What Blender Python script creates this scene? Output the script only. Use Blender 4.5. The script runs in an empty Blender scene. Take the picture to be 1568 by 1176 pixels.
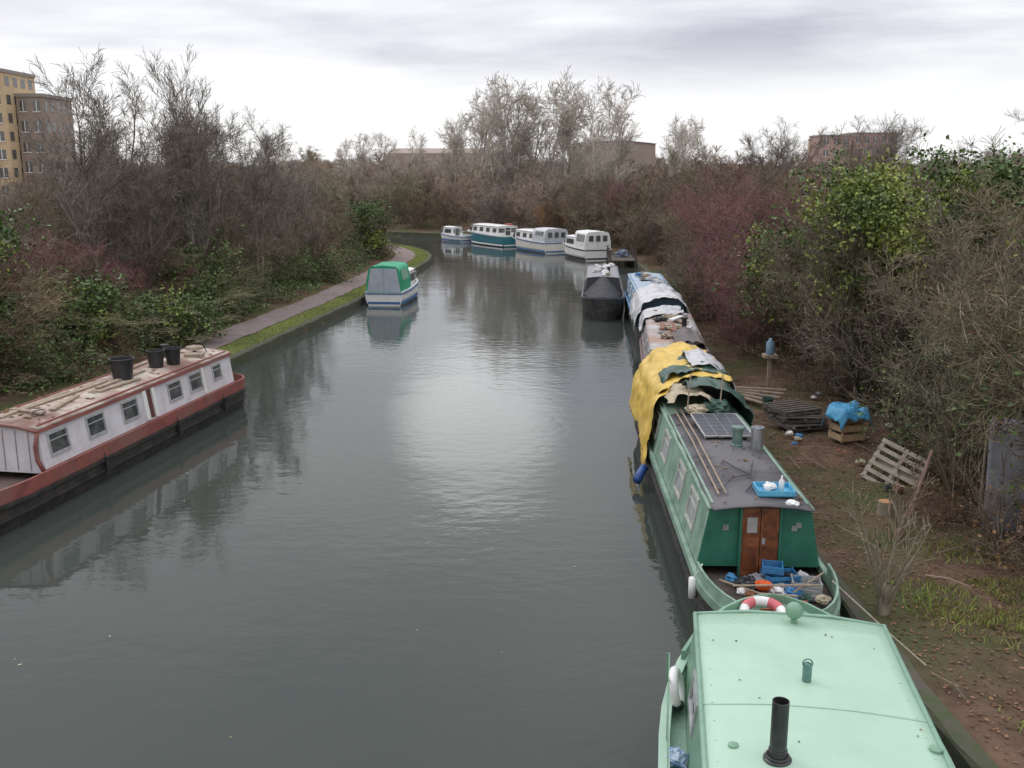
import bpy, math, random
import numpy as np
from mathutils import noise as mn, Vector, Matrix
random.seed(7); RNG=np.random.default_rng(7)
S=bpy.context.scene
S.view_settings.view_transform='Standard'; S.view_settings.look='None'; S.view_settings.exposure=0
COL=S.collection
# ---------------------------------------------------------------- materials
MC={}
def mat(name,c,c2=None,scale=6,rough=.6,bump=0,bscale=40,metal=0,spec=.5,lo=.4,hi=.65,island=0,objrand=None,coord='Object',c3=None,trans=0):
    if name in MC: return MC[name]
    m=bpy.data.materials.new(name); m.use_nodes=True; nt=m.node_tree; N=nt.nodes; L=nt.links
    b=N['Principled BSDF']; b.inputs['Roughness'].default_value=rough; b.inputs['Metallic'].default_value=metal
    b.inputs['Specular IOR Level'].default_value=spec
    tc=N.new('ShaderNodeTexCoord')
    out=None
    if c2 is None: c2=tuple(x*.8 for x in c)
    nz=N.new('ShaderNodeTexNoise'); nz.inputs['Scale'].default_value=scale; nz.inputs['Detail'].default_value=8; nz.inputs['Roughness'].default_value=.65
    L.new(tc.outputs[coord],nz.inputs['Vector'])
    r=N.new('ShaderNodeValToRGB'); r.color_ramp.elements[0].position=lo; r.color_ramp.elements[1].position=hi
    r.color_ramp.elements[0].color=(*c,1); r.color_ramp.elements[1].color=(*c2,1)
    L.new(nz.outputs['Fac'],r.inputs['Fac']); out=r.outputs['Color']
    if c3 is not None:
        n2=N.new('ShaderNodeTexNoise'); n2.inputs['Scale'].default_value=scale*.23; n2.inputs['Detail'].default_value=4
        L.new(tc.outputs[coord],n2.inputs['Vector'])
        r2=N.new('ShaderNodeValToRGB'); r2.color_ramp.elements[0].position=.47; r2.color_ramp.elements[1].position=.62
        L.new(n2.outputs['Fac'],r2.inputs['Fac'])
        mx=N.new('ShaderNodeMixRGB'); L.new(r2.outputs['Color'],mx.inputs['Fac']); L.new(out,mx.inputs[1]); mx.inputs[2].default_value=(*c3,1); out=mx.outputs[0]
    if objrand is not None:
        oi=N.new('ShaderNodeObjectInfo'); r3=N.new('ShaderNodeValToRGB'); cr=r3.color_ramp
        cr.elements[0].color=(*objrand[0],1); cr.elements[1].color=(*objrand[-1],1)
        for i,cc in enumerate(objrand[1:-1]):
            e=cr.elements.new((i+1)/(len(objrand)-1)); e.color=(*cc,1)
        L.new(oi.outputs['Random'],r3.inputs['Fac'])
        mx=N.new('ShaderNodeMixRGB'); mx.blend_type='MULTIPLY'; mx.inputs['Fac'].default_value=1
        L.new(out,mx.inputs[1]); L.new(r3.outputs['Color'],mx.inputs[2]); out=mx.outputs[0]
    if island:
        g=N.new('ShaderNodeNewGeometry'); mr=N.new('ShaderNodeMapRange'); mr.inputs['To Min'].default_value=1-island; mr.inputs['To Max'].default_value=1+island
        L.new(g.outputs['Random Per Island'],mr.inputs['Value'])
        vm=N.new('ShaderNodeVectorMath'); vm.operation='SCALE'; L.new(out,vm.inputs[0]); L.new(mr.outputs['Result'],vm.inputs['Scale']); out=vm.outputs[0]
    L.new(out,b.inputs['Base Color'])
    if bump:
        nb=N.new('ShaderNodeTexNoise'); nb.inputs['Scale'].default_value=bscale; nb.inputs['Detail'].default_value=6
        L.new(tc.outputs[coord],nb.inputs['Vector'])
        bp=N.new('ShaderNodeBump'); bp.inputs['Strength'].default_value=bump; bp.inputs['Distance'].default_value=.02
        L.new(nb.outputs['Fac'],bp.inputs['Height']); L.new(bp.outputs['Normal'],b.inputs['Normal'])
    MC[name]=m; return m
# ---------------------------------------------------------------- mesh builder
class MB:
    def __init__(s): s.v=[]; s.f=[]
    def add(s,vs,fs):
        o=len(s.v); s.v+= [tuple(p) for p in vs]; s.f+=[tuple(i+o for i in f) for f in fs]; return s
    def box(s,x0,x1,y0,y1,z0,z1):
        return s.add([(x0,y0,z0),(x1,y0,z0),(x1,y1,z0),(x0,y1,z0),(x0,y0,z1),(x1,y0,z1),(x1,y1,z1),(x0,y1,z1)],
          [(0,3,2,1),(4,5,6,7),(0,1,5,4),(1,2,6,5),(2,3,7,6),(3,0,4,7)])
    def obox(s,c,sx,sy,sz,rot=(0,0,0)):
        M=Matrix.Translation(c)@(Matrix.Rotation(rot[2],4,'Z')@Matrix.Rotation(rot[1],4,'Y')@Matrix.Rotation(rot[0],4,'X'))
        vs=[M@Vector((a*sx/2,b*sy/2,d*sz/2)) for d in(-1,1) for a,b in((-1,-1),(1,-1),(1,1),(-1,1))]
        return s.add(vs,[(0,3,2,1),(4,5,6,7),(0,1,5,4),(1,2,6,5),(2,3,7,6),(3,0,4,7)])
    def rev(s,c,prof,n=20,caps=True):
        vs=[];fs=[]
        for r,z in prof:
            for i in range(n):
                a=2*math.pi*i/n; vs.append((c[0]+r*math.cos(a),c[1]+r*math.sin(a),c[2]+z))
        for j in range(len(prof)-1):
            for i in range(n): fs.append((j*n+i,j*n+(i+1)%n,(j+1)*n+(i+1)%n,(j+1)*n+i))
        if caps: fs.append(tuple(range(n-1,-1,-1))); k=(len(prof)-1)*n; fs.append(tuple(range(k,k+n)))
        return s.add(vs,fs)
    def tube(s,pts,r,n=8,r2=None):
        pts=[Vector(p) for p in pts]; vs=[];fs=[]
        for k,p in enumerate(pts):
            d=(pts[min(k+1,len(pts)-1)]-pts[max(k-1,0)]).normalized()
            a=d.orthogonal().normalized() if k==0 else (a-d*a.dot(d)).normalized()
            b=d.cross(a); rr=r if r2 is None else r+(r2-r)*k/(len(pts)-1)
            for i in range(n):
                t=2*math.pi*i/n; vs.append(p+(a*math.cos(t)+b*math.sin(t))*rr)
        for k in range(len(pts)-1):
            for i in range(n): fs.append((k*n+i,k*n+(i+1)%n,(k+1)*n+(i+1)%n,(k+1)*n+i))
        fs.append(tuple(range(n-1,-1,-1))); k=(len(pts)-1)*n; fs.append(tuple(range(k,k+n)))
        return s.add(vs,fs)
    def grid(s,fn,nu,nv):
        vs=[fn(i/nu,j/nv) for j in range(nv+1) for i in range(nu+1)]
        fs=[(j*(nu+1)+i,j*(nu+1)+i+1,(j+1)*(nu+1)+i+1,(j+1)*(nu+1)+i) for j in range(nv) for i in range(nu)]
        return s.add(vs,fs)
    def torus(s,c,R,r,tilt=(0,0,0),n=24,m=8,a0=0,a1=2*math.pi):
        M=Matrix.Translation(c)@Matrix.Rotation(tilt[2],4,'Z')@Matrix.Rotation(tilt[0],4,'X')
        vs=[];fs=[]
        for i in range(n+1):
            a=a0+(a1-a0)*i/n
            for j in range(m):
                b=2*math.pi*j/m; vs.append(M@Vector(((R+r*math.cos(b))*math.cos(a),(R+r*math.cos(b))*math.sin(a),r*math.sin(b))))
        for i in range(n):
            for j in range(m): fs.append((i*m+j,(i+1)*m+j,(i+1)*m+(j+1)%m,i*m+(j+1)%m))
        return s.add(vs,fs)
def link(ob,parent=None):
    COL.objects.link(ob)
    if parent is not None: ob.parent=parent
    return ob
def obj(name,mb,m,parent=None,smooth=False,bevel=0,solid=0):
    me=bpy.data.meshes.new(name); me.from_pydata(mb.v,[],mb.f); me.update()
    if smooth: me.polygons.foreach_set('use_smooth',[True]*len(me.polygons))
    me.materials.append(m)
    ob=bpy.data.objects.new(name,me); link(ob,parent)
    if solid: q=ob.modifiers.new('s','SOLIDIFY'); q.thickness=solid
    if bevel: q=ob.modifiers.new('b','BEVEL'); q.width=bevel; q.segments=2; q.limit_method='ANGLE'
    return ob
def empty(name,loc=(0,0,0),rz=0,parent=None):
    e=bpy.data.objects.new(name,None); e.location=loc; e.rotation_euler=(0,0,rz); link(e,parent); return e
def npmesh(name,V,F,mats,mi=None,smooth=False):
    me=bpy.data.meshes.new(name); n=len(V); k=F.shape[1]; nf=len(F)
    me.vertices.add(n); me.vertices.foreach_set('co',V.astype(np.float32).ravel())
    me.loops.add(nf*k); me.loops.foreach_set('vertex_index',F.astype(np.int32).ravel())
    me.polygons.add(nf); me.polygons.foreach_set('loop_start',(np.arange(nf)*k).astype(np.int32))
    me.polygons.foreach_set('loop_total',np.full(nf,k,np.int32))
    if mi is not None: me.polygons.foreach_set('material_index',mi.astype(np.int32))
    if smooth: me.polygons.foreach_set('use_smooth',np.ones(nf,bool))
    for m in mats: me.materials.append(m)
    me.update(calc_edges=True); return me
# ---------------------------------------------------------------- canal plan
LB=[(-17,-40),(-14.6,3),(-12.7,18),(-11.3,27.5),(-10.3,35.8),(-9.0,46),(-8.2,52),(-7.4,62),(-6.8,70),(-6.4,76),(-6.6,81),(-7.7,86),(-9.8,91),(-13.5,95.5),(-20,99.5),(-32,103),(-70,108)]
RB=[(-70,124),(-32,118),(-14,112),(-4,105.5),(1.2,98.5),(4.6,92),(7.6,85),(9.3,78),(9.4,70),(8.9,62),(8.5,55),(8.0,48),(7.35,38),(6.3,28),(5.45,20),(5.3,13),(5.6,3),(6,-40)]
def smooth_line(P,it=2):
    P=[np.array(p,float) for p in P]
    for _ in range(it):
        Q=[P[0]]
        for a,b in zip(P[:-1],P[1:]): Q+= [a*.75+b*.25,a*.25+b*.75]
        Q.append(P[-1]); P=Q
    return np.array(P)
LBs=smooth_line(LB); RBs=smooth_line(RB)
POLY=np.vstack([LBs,RBs])
def sdist(X,Y):
    X=np.asarray(X,float);Y=np.asarray(Y,float); d=np.full(X.shape,1e18); ins=np.zeros(X.shape,bool)
    n=len(POLY)
    for i in range(n):
        ax,ay=POLY[i]; bx,by=POLY[(i+1)%n]; ex,ey=bx-ax,by-ay
        t=np.clip(((X-ax)*ex+(Y-ay)*ey)/(ex*ex+ey*ey+1e-12),0,1)
        d=np.minimum(d,(X-ax-t*ex)**2+(Y-ay-t*ey)**2)
        if ay!=by:
            c=((ay>Y)!=(by>Y))&(X<(bx-ax)*(Y-ay)/(by-ay)+ax); ins^=c
    return np.where(ins,-1,1)*np.sqrt(d)
def sst(x,a,b):
    t=np.clip((x-a)/(b-a),0,1); return t*t*(3-2*t)
def hgt(X,Y,sd=None):
    X=np.asarray(X,float);Y=np.asarray(Y,float)
    if sd is None: sd=sdist(X,Y)
    left=X<-2-0.0*Y
    h=-.9+1.26*sst(sd,-.16,.02)
    w=np.sin(X*.7+Y*.31)*np.cos(Y*.53-X*.2)
    h=h+np.where(left,sst(sd,3.0,8)*(.7+.25*w),sst(sd,1.0,5)*(.10+.06*w)+sst(sd,6,14)*.5)
    D=np.sqrt(X**2+Y**2)
    h=h+sst(D,170,520)*(4.5+1.2*np.sin(X*.021+2)+.8*np.sin(X*.057))+sst(D,500,1500)*7*(1+.5*np.sin(X*.006+1))
    return h
def axis(lo,hi,step,far):
    a=list(np.arange(lo,hi+.01,step)); s=step; x=hi
    while x<far: s=min(s*1.25,60); x+=s; a.append(x)
    s=step; x=lo; b=[]
    while x>-far: s=min(s*1.25,60); x-=s; b.append(x)
    return np.array(b[::-1]+a)
ax_=axis(-18,14,.3,3000); ay_=axis(0,112,.4,3000)
GX,GY=np.meshgrid(ax_,ay_); sdg=sdist(GX,GY); GZ=hgt(GX,GY,sdg)
nx=len(ax_); ny=len(ay_); idx=np.arange(nx*ny).reshape(ny,nx)
F=np.stack([idx[:-1,:-1],idx[:-1,1:],idx[1:,1:],idx[1:,:-1]],-1).reshape(-1,4)
m_ground=mat('leafy_soil',(.090,.060,.044),(.165,.108,.075),scale=1.6,rough=.95,bump=1,bscale=9,c3=(.080,.085,.040),spec=.1)
me=npmesh('ground',np.stack([GX,GY,GZ],-1).reshape(-1,3),F,[m_ground],smooth=True)
link(bpy.data.objects.new('ground',me))
# water
def water_mat():
    m=bpy.data.materials.new('canal_water'); m.use_nodes=True; nt=m.node_tree;N=nt.nodes;L=nt.links;b=N['Principled BSDF']
    b.inputs['Base Color'].default_value=(.052,.062,.053,1); b.inputs['Roughness'].default_value=.02; b.inputs['IOR'].default_value=1.33
    tc=N.new('ShaderNodeTexCoord')
    mp=N.new('ShaderNodeMapping'); mp.inputs['Scale'].default_value=(.8,1.15,1); L.new(tc.outputs['Object'],mp.inputs['Vector'])
    n1=N.new('ShaderNodeTexNoise'); n1.inputs['Scale'].default_value=2.8; n1.inputs['Detail'].default_value=3; n1.inputs['Roughness'].default_value=.5
    n2=N.new('ShaderNodeTexNoise'); n2.inputs['Scale'].default_value=.35; n2.inputs['Detail'].default_value=2
    n3=N.new('ShaderNodeTexNoise'); n3.inputs['Scale'].default_value=.085; n3.inputs['Detail'].default_value=3
    for n in(n1,n2,n3): L.new(mp.outputs['Vector'],n.inputs['Vector'])
    mr=N.new('ShaderNodeMapRange'); mr.inputs['From Min'].default_value=.38; mr.inputs['From Max'].default_value=.62; mr.inputs['To Min'].default_value=.3; mr.inputs['To Max'].default_value=1.2
    L.new(n3.outputs['Fac'],mr.inputs['Value'])
    mu=N.new('ShaderNodeMath'); mu.operation='MULTIPLY'; L.new(n1.outputs['Fac'],mu.inputs[0]); L.new(mr.outputs['Result'],mu.inputs[1])
    ad=N.new('ShaderNodeMath'); ad.operation='MULTIPLY_ADD'; L.new(n2.outputs['Fac'],ad.inputs[0]); ad.inputs[1].default_value=1.6; L.new(mu.outputs[0],ad.inputs[2])
    bp=N.new('ShaderNodeBump'); bp.inputs['Strength'].default_value=1; bp.inputs['Distance'].default_value=.009
    L.new(ad.outputs[0],bp.inputs['Height']); L.new(bp.outputs['Normal'],b.inputs['Normal'])
    return m
w=MB(); w.add([(-75,-45,0),(12,-45,0),(12,126,0),(-75,126,0)],[(0,1,2,3)])
obj('canal_water',w,water_mat())
def resample(P,step):
    P=np.array(P); d=np.r_[0,np.cumsum(np.linalg.norm(np.diff(P,axis=0),axis=1))]; t=np.arange(0,d[-1],step)
    return np.stack([np.interp(t,d,P[:,0]),np.interp(t,d,P[:,1])],-1)
def ribbon(mb,P,o0,o1,zf,nz=0,nu=4):
    n=len(P); lines=[]
    for k in range(nu+1):
        o=o0+(o1-o0)*k/nu
        j=np.array([mn.noise(Vector((p[0]*.9,p[1]*.9,k*3.7)))*nz for p in P]) if (nz and k in(0,nu)) else 0
        T=np.gradient(P,axis=0); T/=np.linalg.norm(T,axis=1)[:,None]; Nn=np.stack([T[:,1],-T[:,0]],-1)
        lines.append(P+Nn*(o+(np.zeros(n)+j))[:,None])
    vs=[(l[i,0],l[i,1],zf(l[i,0],l[i,1])) for i in range(n) for l in lines]
    w_=nu+1
    fs=[(i*w_+k,i*w_+k+1,(i+1)*w_+k+1,(i+1)*w_+k) for i in range(n-1) for k in range(nu)]
    mb.add(vs,fs)
LR=resample(LBs,.5); RR=resample(RBs,.5)
def edging(name,P,sgn,m):
    mb=MB(); prof=[(-.06,-.6),(-.06,.335),(-.03,.375),(.20,.385),(.24,.3)]
    vs=[];n=len(P); T=np.gradient(P,axis=0); T/=np.linalg.norm(T,axis=1)[:,None]; Nn=np.stack([T[:,1],-T[:,0]],-1)*sgn
    for i in range(n):
        for k,(o,z) in enumerate(prof):
            jj=mn.noise(Vector((P[i][0]*2,P[i][1]*2,k)))*.05
            vs.append((P[i][0]+Nn[i][0]*(o+jj),P[i][1]+Nn[i][1]*(o+jj),z+(jj*.6 if z>0 else 0)))
    k=len(prof); fs=[(i*k+a,i*k+a+1,(i+1)*k+a+1,(i+1)*k+a) for i in range(n-1) for a in range(k-1)]
    mb.add(vs,fs); obj(name,mb,m)
m_edge=mat('mossy_concrete',(.09,.08,.06),(.055,.075,.028),scale=3,rough=.9,bump=.6,bscale=14,coord='Object')
edging('canal_bank_edging',LR,-1,m_edge); edging('canal_bank_edging',RR,-1,m_edge)
m_path=mat('towpath_gravel',(.255,.205,.20),(.19,.155,.145),scale=2.5,rough=.95,bump=.5,bscale=40,c3=(.22,.17,.155),spec=.1)
m_verge=mat('verge_turf',(.13,.165,.045),(.17,.17,.065),scale=3,rough=1,bump=.8,bscale=25,c3=(.10,.12,.045),spec=.05)
mb=MB(); ribbon(mb,LR,-.22,-1.35,lambda x,y:.372+.02*mn.noise(Vector((x,y,0))),.05,5); obj('grass_verge',mb,m_verge,smooth=True)
mb=MB(); ribbon(mb,LR,-1.25,-2.85,lambda x,y:.402,.16,6); obj('towpath',mb,m_path)
# ---------------------------------------------------------------- vegetation templates
def rot_about(d,ang,az):
    d=Vector(d); a=d.orthogonal().normalized(); b=d.cross(a)
    return d*math.cos(ang)+(a*math.cos(az)+b*math.sin(az))*math.sin(ang)
def grow(seed,stems,spec,base_spread=.4,base_r=.3,trunk_r=.1,minr=.007,up0=.1):
    R=random.Random(seed); segs=[];tips=[]
    def br(p,d,L,r,lv):
        sp=spec[lv]; n=sp['n']; st=L/n; kids=sp.get('c',0); s0=sp.get('s0',.2)
        pr=r
        for i in range(n):
            d=(d+Vector((R.gauss(0,1),R.gauss(0,1),R.gauss(0,1)))*sp['wob']+Vector((0,0,sp['up']))).normalized()
            q=p+d*st
            if q.z<.15: q.z=.15
            r2=max(minr,r*(1-.75*(i+1)/n)); segs.append((p.x,p.y,p.z,q.x,q.y,q.z,pr,r2,lv)); 
            if lv+1<len(spec) and (i+1)/n>s0:
                e=kids/(n*(1-s0)); k=int(e)+(R.random()<e-int(e))
                for _ in range(k):
                    f=R.random(); pp=p.lerp(q,f); t=(i+f)/n
                    nl=spec[lv+1]; a=nl['ang']*R.uniform(.6,1.3)
                    br(pp,rot_about(d,a,R.uniform(0,6.283)),nl['L']*R.uniform(.55,1.15)*(1-.45*t),max(minr,(pr*(1-f)+r2*f)*.6),lv+1)
            p=q; pr=r2
        if lv>=len(spec)-2: tips.append((p.x,p.y,p.z))
    for s in range(stems):
        az=6.283*(s+R.random()*.6)/stems; a=base_spread*R.uniform(.35,1.15) if stems>1 else R.uniform(0,.05)
        d=Vector((math.sin(a)*math.cos(az),math.sin(a)*math.sin(az),math.cos(a)))
        b=Vector((math.cos(az)*base_r*R.random(),math.sin(az)*base_r*R.random(),-.1)) if stems>1 else Vector((0,0,-.1))
        br(b,d,spec[0]['L']*R.uniform(.75,1.1),trunk_r*R.uniform(.6,1.1),0)
    return np.array(segs),np.array(tips)
def seg_mesh(segs):
    P=segs[:,0:3];Q=segs[:,3:6];r0=segs[:,6];r1=segs[:,7]
    d=Q-P; d/=np.linalg.norm(d,axis=1)[:,None]+1e-9
    h=np.where(np.abs(d[:,2:3])>.9,np.array([[1,0,0]]),np.array([[0,0,1]]))
    a=np.cross(d,h); a/=np.linalg.norm(a,axis=1)[:,None]; b=np.cross(d,a)
    V=[];n=len(P)
    for c,r in((P,r0),(Q,r1)):
        for k in range(3):
            t=2*math.pi*k/3; V.append(c+(a*math.cos(t)+b*math.sin(t))*r[:,None])
    V=np.stack(V,1).reshape(-1,3); o=np.arange(n)[:,None]*6
    F=np.concatenate([o+np.array([[k,(k+1)%3,3+(k+1)%3,3+k]]) for k in range(3)],0)
    return V,F
def leaves(centers,per,spread,size,rng,flat=.3):
    C=np.repeat(centers,per,axis=0); C=C+rng.normal(0,spread,C.shape); n=len(C)
    u=rng.normal(0,1,(n,3)); u[:,2]*=flat; u/=np.linalg.norm(u,axis=1)[:,None]
    w_=rng.normal(0,1,(n,3)); v=np.cross(u,w_); v/=np.linalg.norm(v,axis=1)[:,None]
    s=size*rng.uniform(.6,1.3,(n,1)); V=np.stack([C-u*s,C+v*s*.6,C+u*s,C-v*s*.6],1).reshape(-1,3)
    F=np.arange(n*4).reshape(n,4); return V,F
def template(name,segs,bark,leafsets=()):
    V,F=seg_mesh(segs); mi=np.zeros(len(F)); mats=[bark]; Vs=[V];Fs=[F];Ms=[mi];o=len(V)
    for (LV,LF),m in leafsets:
        Vs.append(LV);Fs.append(LF+o);Ms.append(np.full(len(LF),len(mats)));mats.append(m);o+=len(LV)
    return npmesh(name,np.concatenate(Vs),np.concatenate(Fs),mats,np.concatenate(Ms))
tint=[(1.05,.97,.88),(.82,.82,.8),(1.15,1.05,.95),(.95,1.0,.78),(1.1,.90,.84),(.75,.74,.72),(1.3,1.26,1.18),(.88,.95,.74),(1.2,1.05,.94)]
m_bark=mat('thicket_bark',(.245,.205,.168),(.165,.138,.114),scale=.8,rough=.95,spec=.1,island=.5,objrand=tint)
m_barkred=mat('hawthorn_twigs',(.25,.17,.15),(.175,.125,.11),scale=.8,rough=.95,spec=.1,island=.4,objrand=tint)
m_barkmar=mat('maroon_hawthorn_twigs',(.25,.15,.135),(.175,.11,.10),scale=.8,rough=.95,spec=.1,island=.4)
m_barkoli=mat('lichen_bark',(.25,.235,.165),(.165,.15,.115),scale=.9,rough=.95,spec=.1,island=.5,objrand=tint)
m_barkgrey=mat('grey_bark',(.27,.235,.195),(.185,.16,.135),scale=.8,rough=.95,spec=.1,island=.35)
m_barkpale=mat('pale_poplar_bark',(.60,.55,.48),(.45,.40,.34),scale=.8,rough=.95,spec=.1,island=.3)
m_barkor=mat('orange_willow_stems',(.46,.26,.12),(.36,.215,.11),scale=.8,rough=.95,spec=.1,island=.3)
m_barkfar=mat('hazed_distant_bark',(.37,.315,.28),(.28,.24,.215),scale=.8,rough=.95,spec=.1,island=.3,objrand=tint)  # bark colour lightened, distance haze painted into it for the far trees
m_berry=mat('hawthorn_berries',(.27,.055,.055),(.20,.045,.045),scale=2,rough=.5,island=.4)
m_ivy=mat('ivy_leaves',(.10,.155,.042),(.06,.10,.03),scale=1.2,rough=.45,island=.6,spec=.35)
m_ivyb=mat('bright_ivy_leaves',(.25,.29,.06),(.16,.205,.05),scale=1.0,rough=.5,island=.5,spec=.3)
m_dead=mat('dead_leaves',(.20,.12,.06),(.13,.08,.045),scale=2,rough=.9,island=.5,spec=.1)
bushspec=[dict(L=5.6,n=7,c=8,wob=.12,up=.03,s0=.12),dict(L=2.6,n=5,c=7,ang=.85,wob=.18,up=.03,s0=.15),dict(L=1.25,n=3,c=7,ang=.8,wob=.2,up=.02,s0=.1),dict(L=.62,n=2,ang=.8,wob=.22,up=.03)]
BUSH=[];BUSHR=[];BUSHO=[];LOW=[]
for k in range(4):
    s,t=grow(10+k,8,bushspec,base_spread=.62,base_r=.6,trunk_r=.055)
    rg=np.random.default_rng(k)
    low=t[(t[:,2]<3.4)]; ls=[]
    if k%2==0 and len(low): ls.append((leaves(low[rg.random(len(low))<.35],3,.13,.055,rg),m_ivy))
    ls.append((leaves(t[rg.random(len(t))<.05],2,.1,.035,rg),m_dead))
    BUSH.append(template('bush_t%d'%k,s,m_bark,ls))
BUSHM=[]
for k in range(2):
    s,t=grow(30+k,8,bushspec,base_spread=.7,base_r=.6,trunk_r=.055); rg=np.random.default_rng(30+k)
    BUSHR.append(template('bushr_t%d'%k,s,m_barkred,[(leaves(t[rg.random(len(t))<(.4 if k else .2)],2,.13,.024,rg,1),m_berry)]))
    BUSHM.append(template('bushm_t%d'%k,s,m_barkmar,[(leaves(t[rg.random(len(t))<.6],3,.14,.026,rg,1),m_berry)]))
    s,t=grow(40+k,9,bushspec,base_spread=.7,base_r=.6,trunk_r=.06)
    BUSHO.append(template('busho_t%d'%k,s,m_barkoli,[(leaves(t[rg.random(len(t))<.08],2,.1,.03,rg),m_ivyb)]))
lowspec=[dict(L=1.7,n=4,c=7,wob=.2,up=-.04,s0=.1),dict(L=1.0,n=4,c=6,ang=.8,wob=.22,up=-.03),dict(L=.5,n=3,ang=.8,wob=.25,up=0)]
for k in range(3):
    s,t=grow(60+k,12,lowspec,base_spread=1.0,base_r=.5,trunk_r=.016,minr=.005); rg=np.random.default_rng(60+k)
    ls=[(leaves(t,3 if k<2 else 1,.14,.05,rg),m_ivy if k<2 else m_dead)]
    LOW.append(template('low_t%d'%k,s,m_bark,ls))
treespec=[dict(L=10.5,n=10,c=13,wob=.06,up=.06,s0=.25),dict(L=4.8,n=6,c=7,ang=.75,wob=.12,up=.07,s0=.15),dict(L=2.0,n=4,c=5,ang=.65,wob=.16,up=.06,s0=.1),dict(L=1.0,n=3,c=3,ang=.6,wob=.18,up=.04,s0=.1),dict(L=.55,n=2,ang=.55,wob=.15,up=.03)]
upspec=[dict(L=11,n=10,c=14,wob=.03,up=.08,s0=.15),dict(L=4.6,n=6,c=7,ang=.42,wob=.06,up=.14,s0=.15),dict(L=2.0,n=4,c=5,ang=.42,wob=.1,up=.10,s0=.1),dict(L=.9,n=3,c=2,ang=.4,wob=.12,up=.08,s0=.1),dict(L=.5,n=2,ang=.4,wob=.12,up=.05)]
TREE=[template('tree_t%d'%k,grow(80+k,(2,1,2)[k],treespec,trunk_r=.15,minr=.009,base_spread=.35)[0],m_barkgrey) for k in range(3)]
TREEU=[template('treeu_t0',grow(90,2,upspec,trunk_r=.14,minr=.009,base_spread=.14)[0],m_barkgrey)]
thin=[dict(L=11,n=9,c=12,wob=.07,up=.05,s0=.25),dict(L=4.8,n=6,c=7,ang=.65,wob=.13,up=.10,s0=.2),dict(L=2.3,n=4,c=4,ang=.6,wob=.18,up=.06,s0=.1),dict(L=1.2,n=3,c=2,ang=.6,wob=.2,up=.02,s0=.1),dict(L=.6,n=2,ang=.5,wob=.15,up=0)]
TREEP=[template('treep_t%d'%k,grow(100+k,2+k,thin,trunk_r=.22,minr=.018,base_spread=.35)[0],m_barkpale) for k in range(2)]
s,t=grow(120,26,[dict(L=4.2,n=6,c=10,wob=.06,up=.03,s0=.1),dict(L=1.8,n=4,c=4,ang=.4,wob=.08,up=.05),dict(L=.9,n=3,ang=.4,wob=.1,up=.05)],base_spread=.6,base_r=.9,trunk_r=.03,minr=.012)
WIL=template('willow_t',s,m_barkor)
farspec=[dict(L=5.6,n=5,c=7,wob=.12,up=.03,s0=.12),dict(L=2.6,n=4,c=6,ang=.8,wob=.18,up=.05,s0=.15),dict(L=1.2,n=2,c=4,ang=.7,wob=.2,up=.04,s0=.1),dict(L=.6,n=1,ang=.7,wob=.2,up=.03)]
FARB=[];MIDB=[];MIDR=[]
for k in range(3):
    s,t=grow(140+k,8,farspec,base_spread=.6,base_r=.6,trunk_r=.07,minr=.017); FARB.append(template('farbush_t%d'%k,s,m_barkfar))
    s2=s.copy(); s2[:,6:8]*=.85
    MIDB.append(template('midbush_t%d'%k,s2,m_bark))
    if k<2:
        rg=np.random.default_rng(70+k); MIDR.append(template('midred_t%d'%k,s2,m_barkmar,[(leaves(t[rg.random(len(t))<.35],2,.14,.03,rg,1),m_berry)]))
FART=[]
for k in range(2):
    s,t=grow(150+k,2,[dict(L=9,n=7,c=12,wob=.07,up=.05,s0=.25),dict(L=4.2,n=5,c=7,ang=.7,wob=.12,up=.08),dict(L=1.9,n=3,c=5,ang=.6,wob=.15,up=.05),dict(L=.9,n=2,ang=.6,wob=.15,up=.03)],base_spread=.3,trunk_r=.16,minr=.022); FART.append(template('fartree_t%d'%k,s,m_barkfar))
def inst(name,me,x,y,sc=1,sz=None,parent=None,z=None,rz=None):
    o=bpy.data.objects.new(name,me); 
    if z is None: z=float(hgt(x,y))
    o.location=(x,y,z-.05); o.rotation_euler=(random.uniform(-.05,.05),random.uniform(-.05,.05),random.uniform(0,6.283) if rz is None else rz)
    o.scale=(sc,sc,sz if sz else sc); link(o,parent); return o
th=empty('bare_thicket')
def fill(parent,x0,x1,y0,y1,step,cond,picks,scf):
    n=0
    for gx in np.arange(x0,x1,step):
        for gy in np.arange(y0,y1,step):
            x=gx+random.uniform(-.45,.45)*step; y=gy+random.uniform(-.45,.45)*step
            sd=float(sdist(x,y))
            if not cond(x,y,sd): continue
            me=random.choice(picks(x,y,sd)); sc,sz=scf(x,y,sd)
            inst('bush',me,x,y,sc,sz,parent,z=float(hgt(x,y,sd))); n+=1
    return n
def lsc(x,y,sd):
    f=.50+.44*min(1,max(0,(sd-4.8)/7)); f*=random.uniform(.82,1.12); f*=1.0-.16*max(0,min(1,(y-50)/45)); return f*1.0,f*1.0
def lp(x,y,sd):
    if y>58: return MIDB*3+MIDR[:1]
    return BUSH*3+BUSHR+BUSHO[:1]+BUSHM[:1]
n1=fill(th,-40,-8,8,98,3.3,lambda x,y,sd:x<-6 and sd>5.2 and sd<19 and x>-.66*y-7,lp,lsc)
n2=fill(th,-30,-8,10,98,1.7,lambda x,y,sd:x<-6 and 3.9<sd<7.0 and x>-.66*y-6 and (y<50 or random.random()<.45),lambda x,y,sd:LOW[:2]+LOW,lambda x,y,sd:(random.uniform(.7,1.25),)*2)
tf=empty('distant_bare_woodland')
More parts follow.
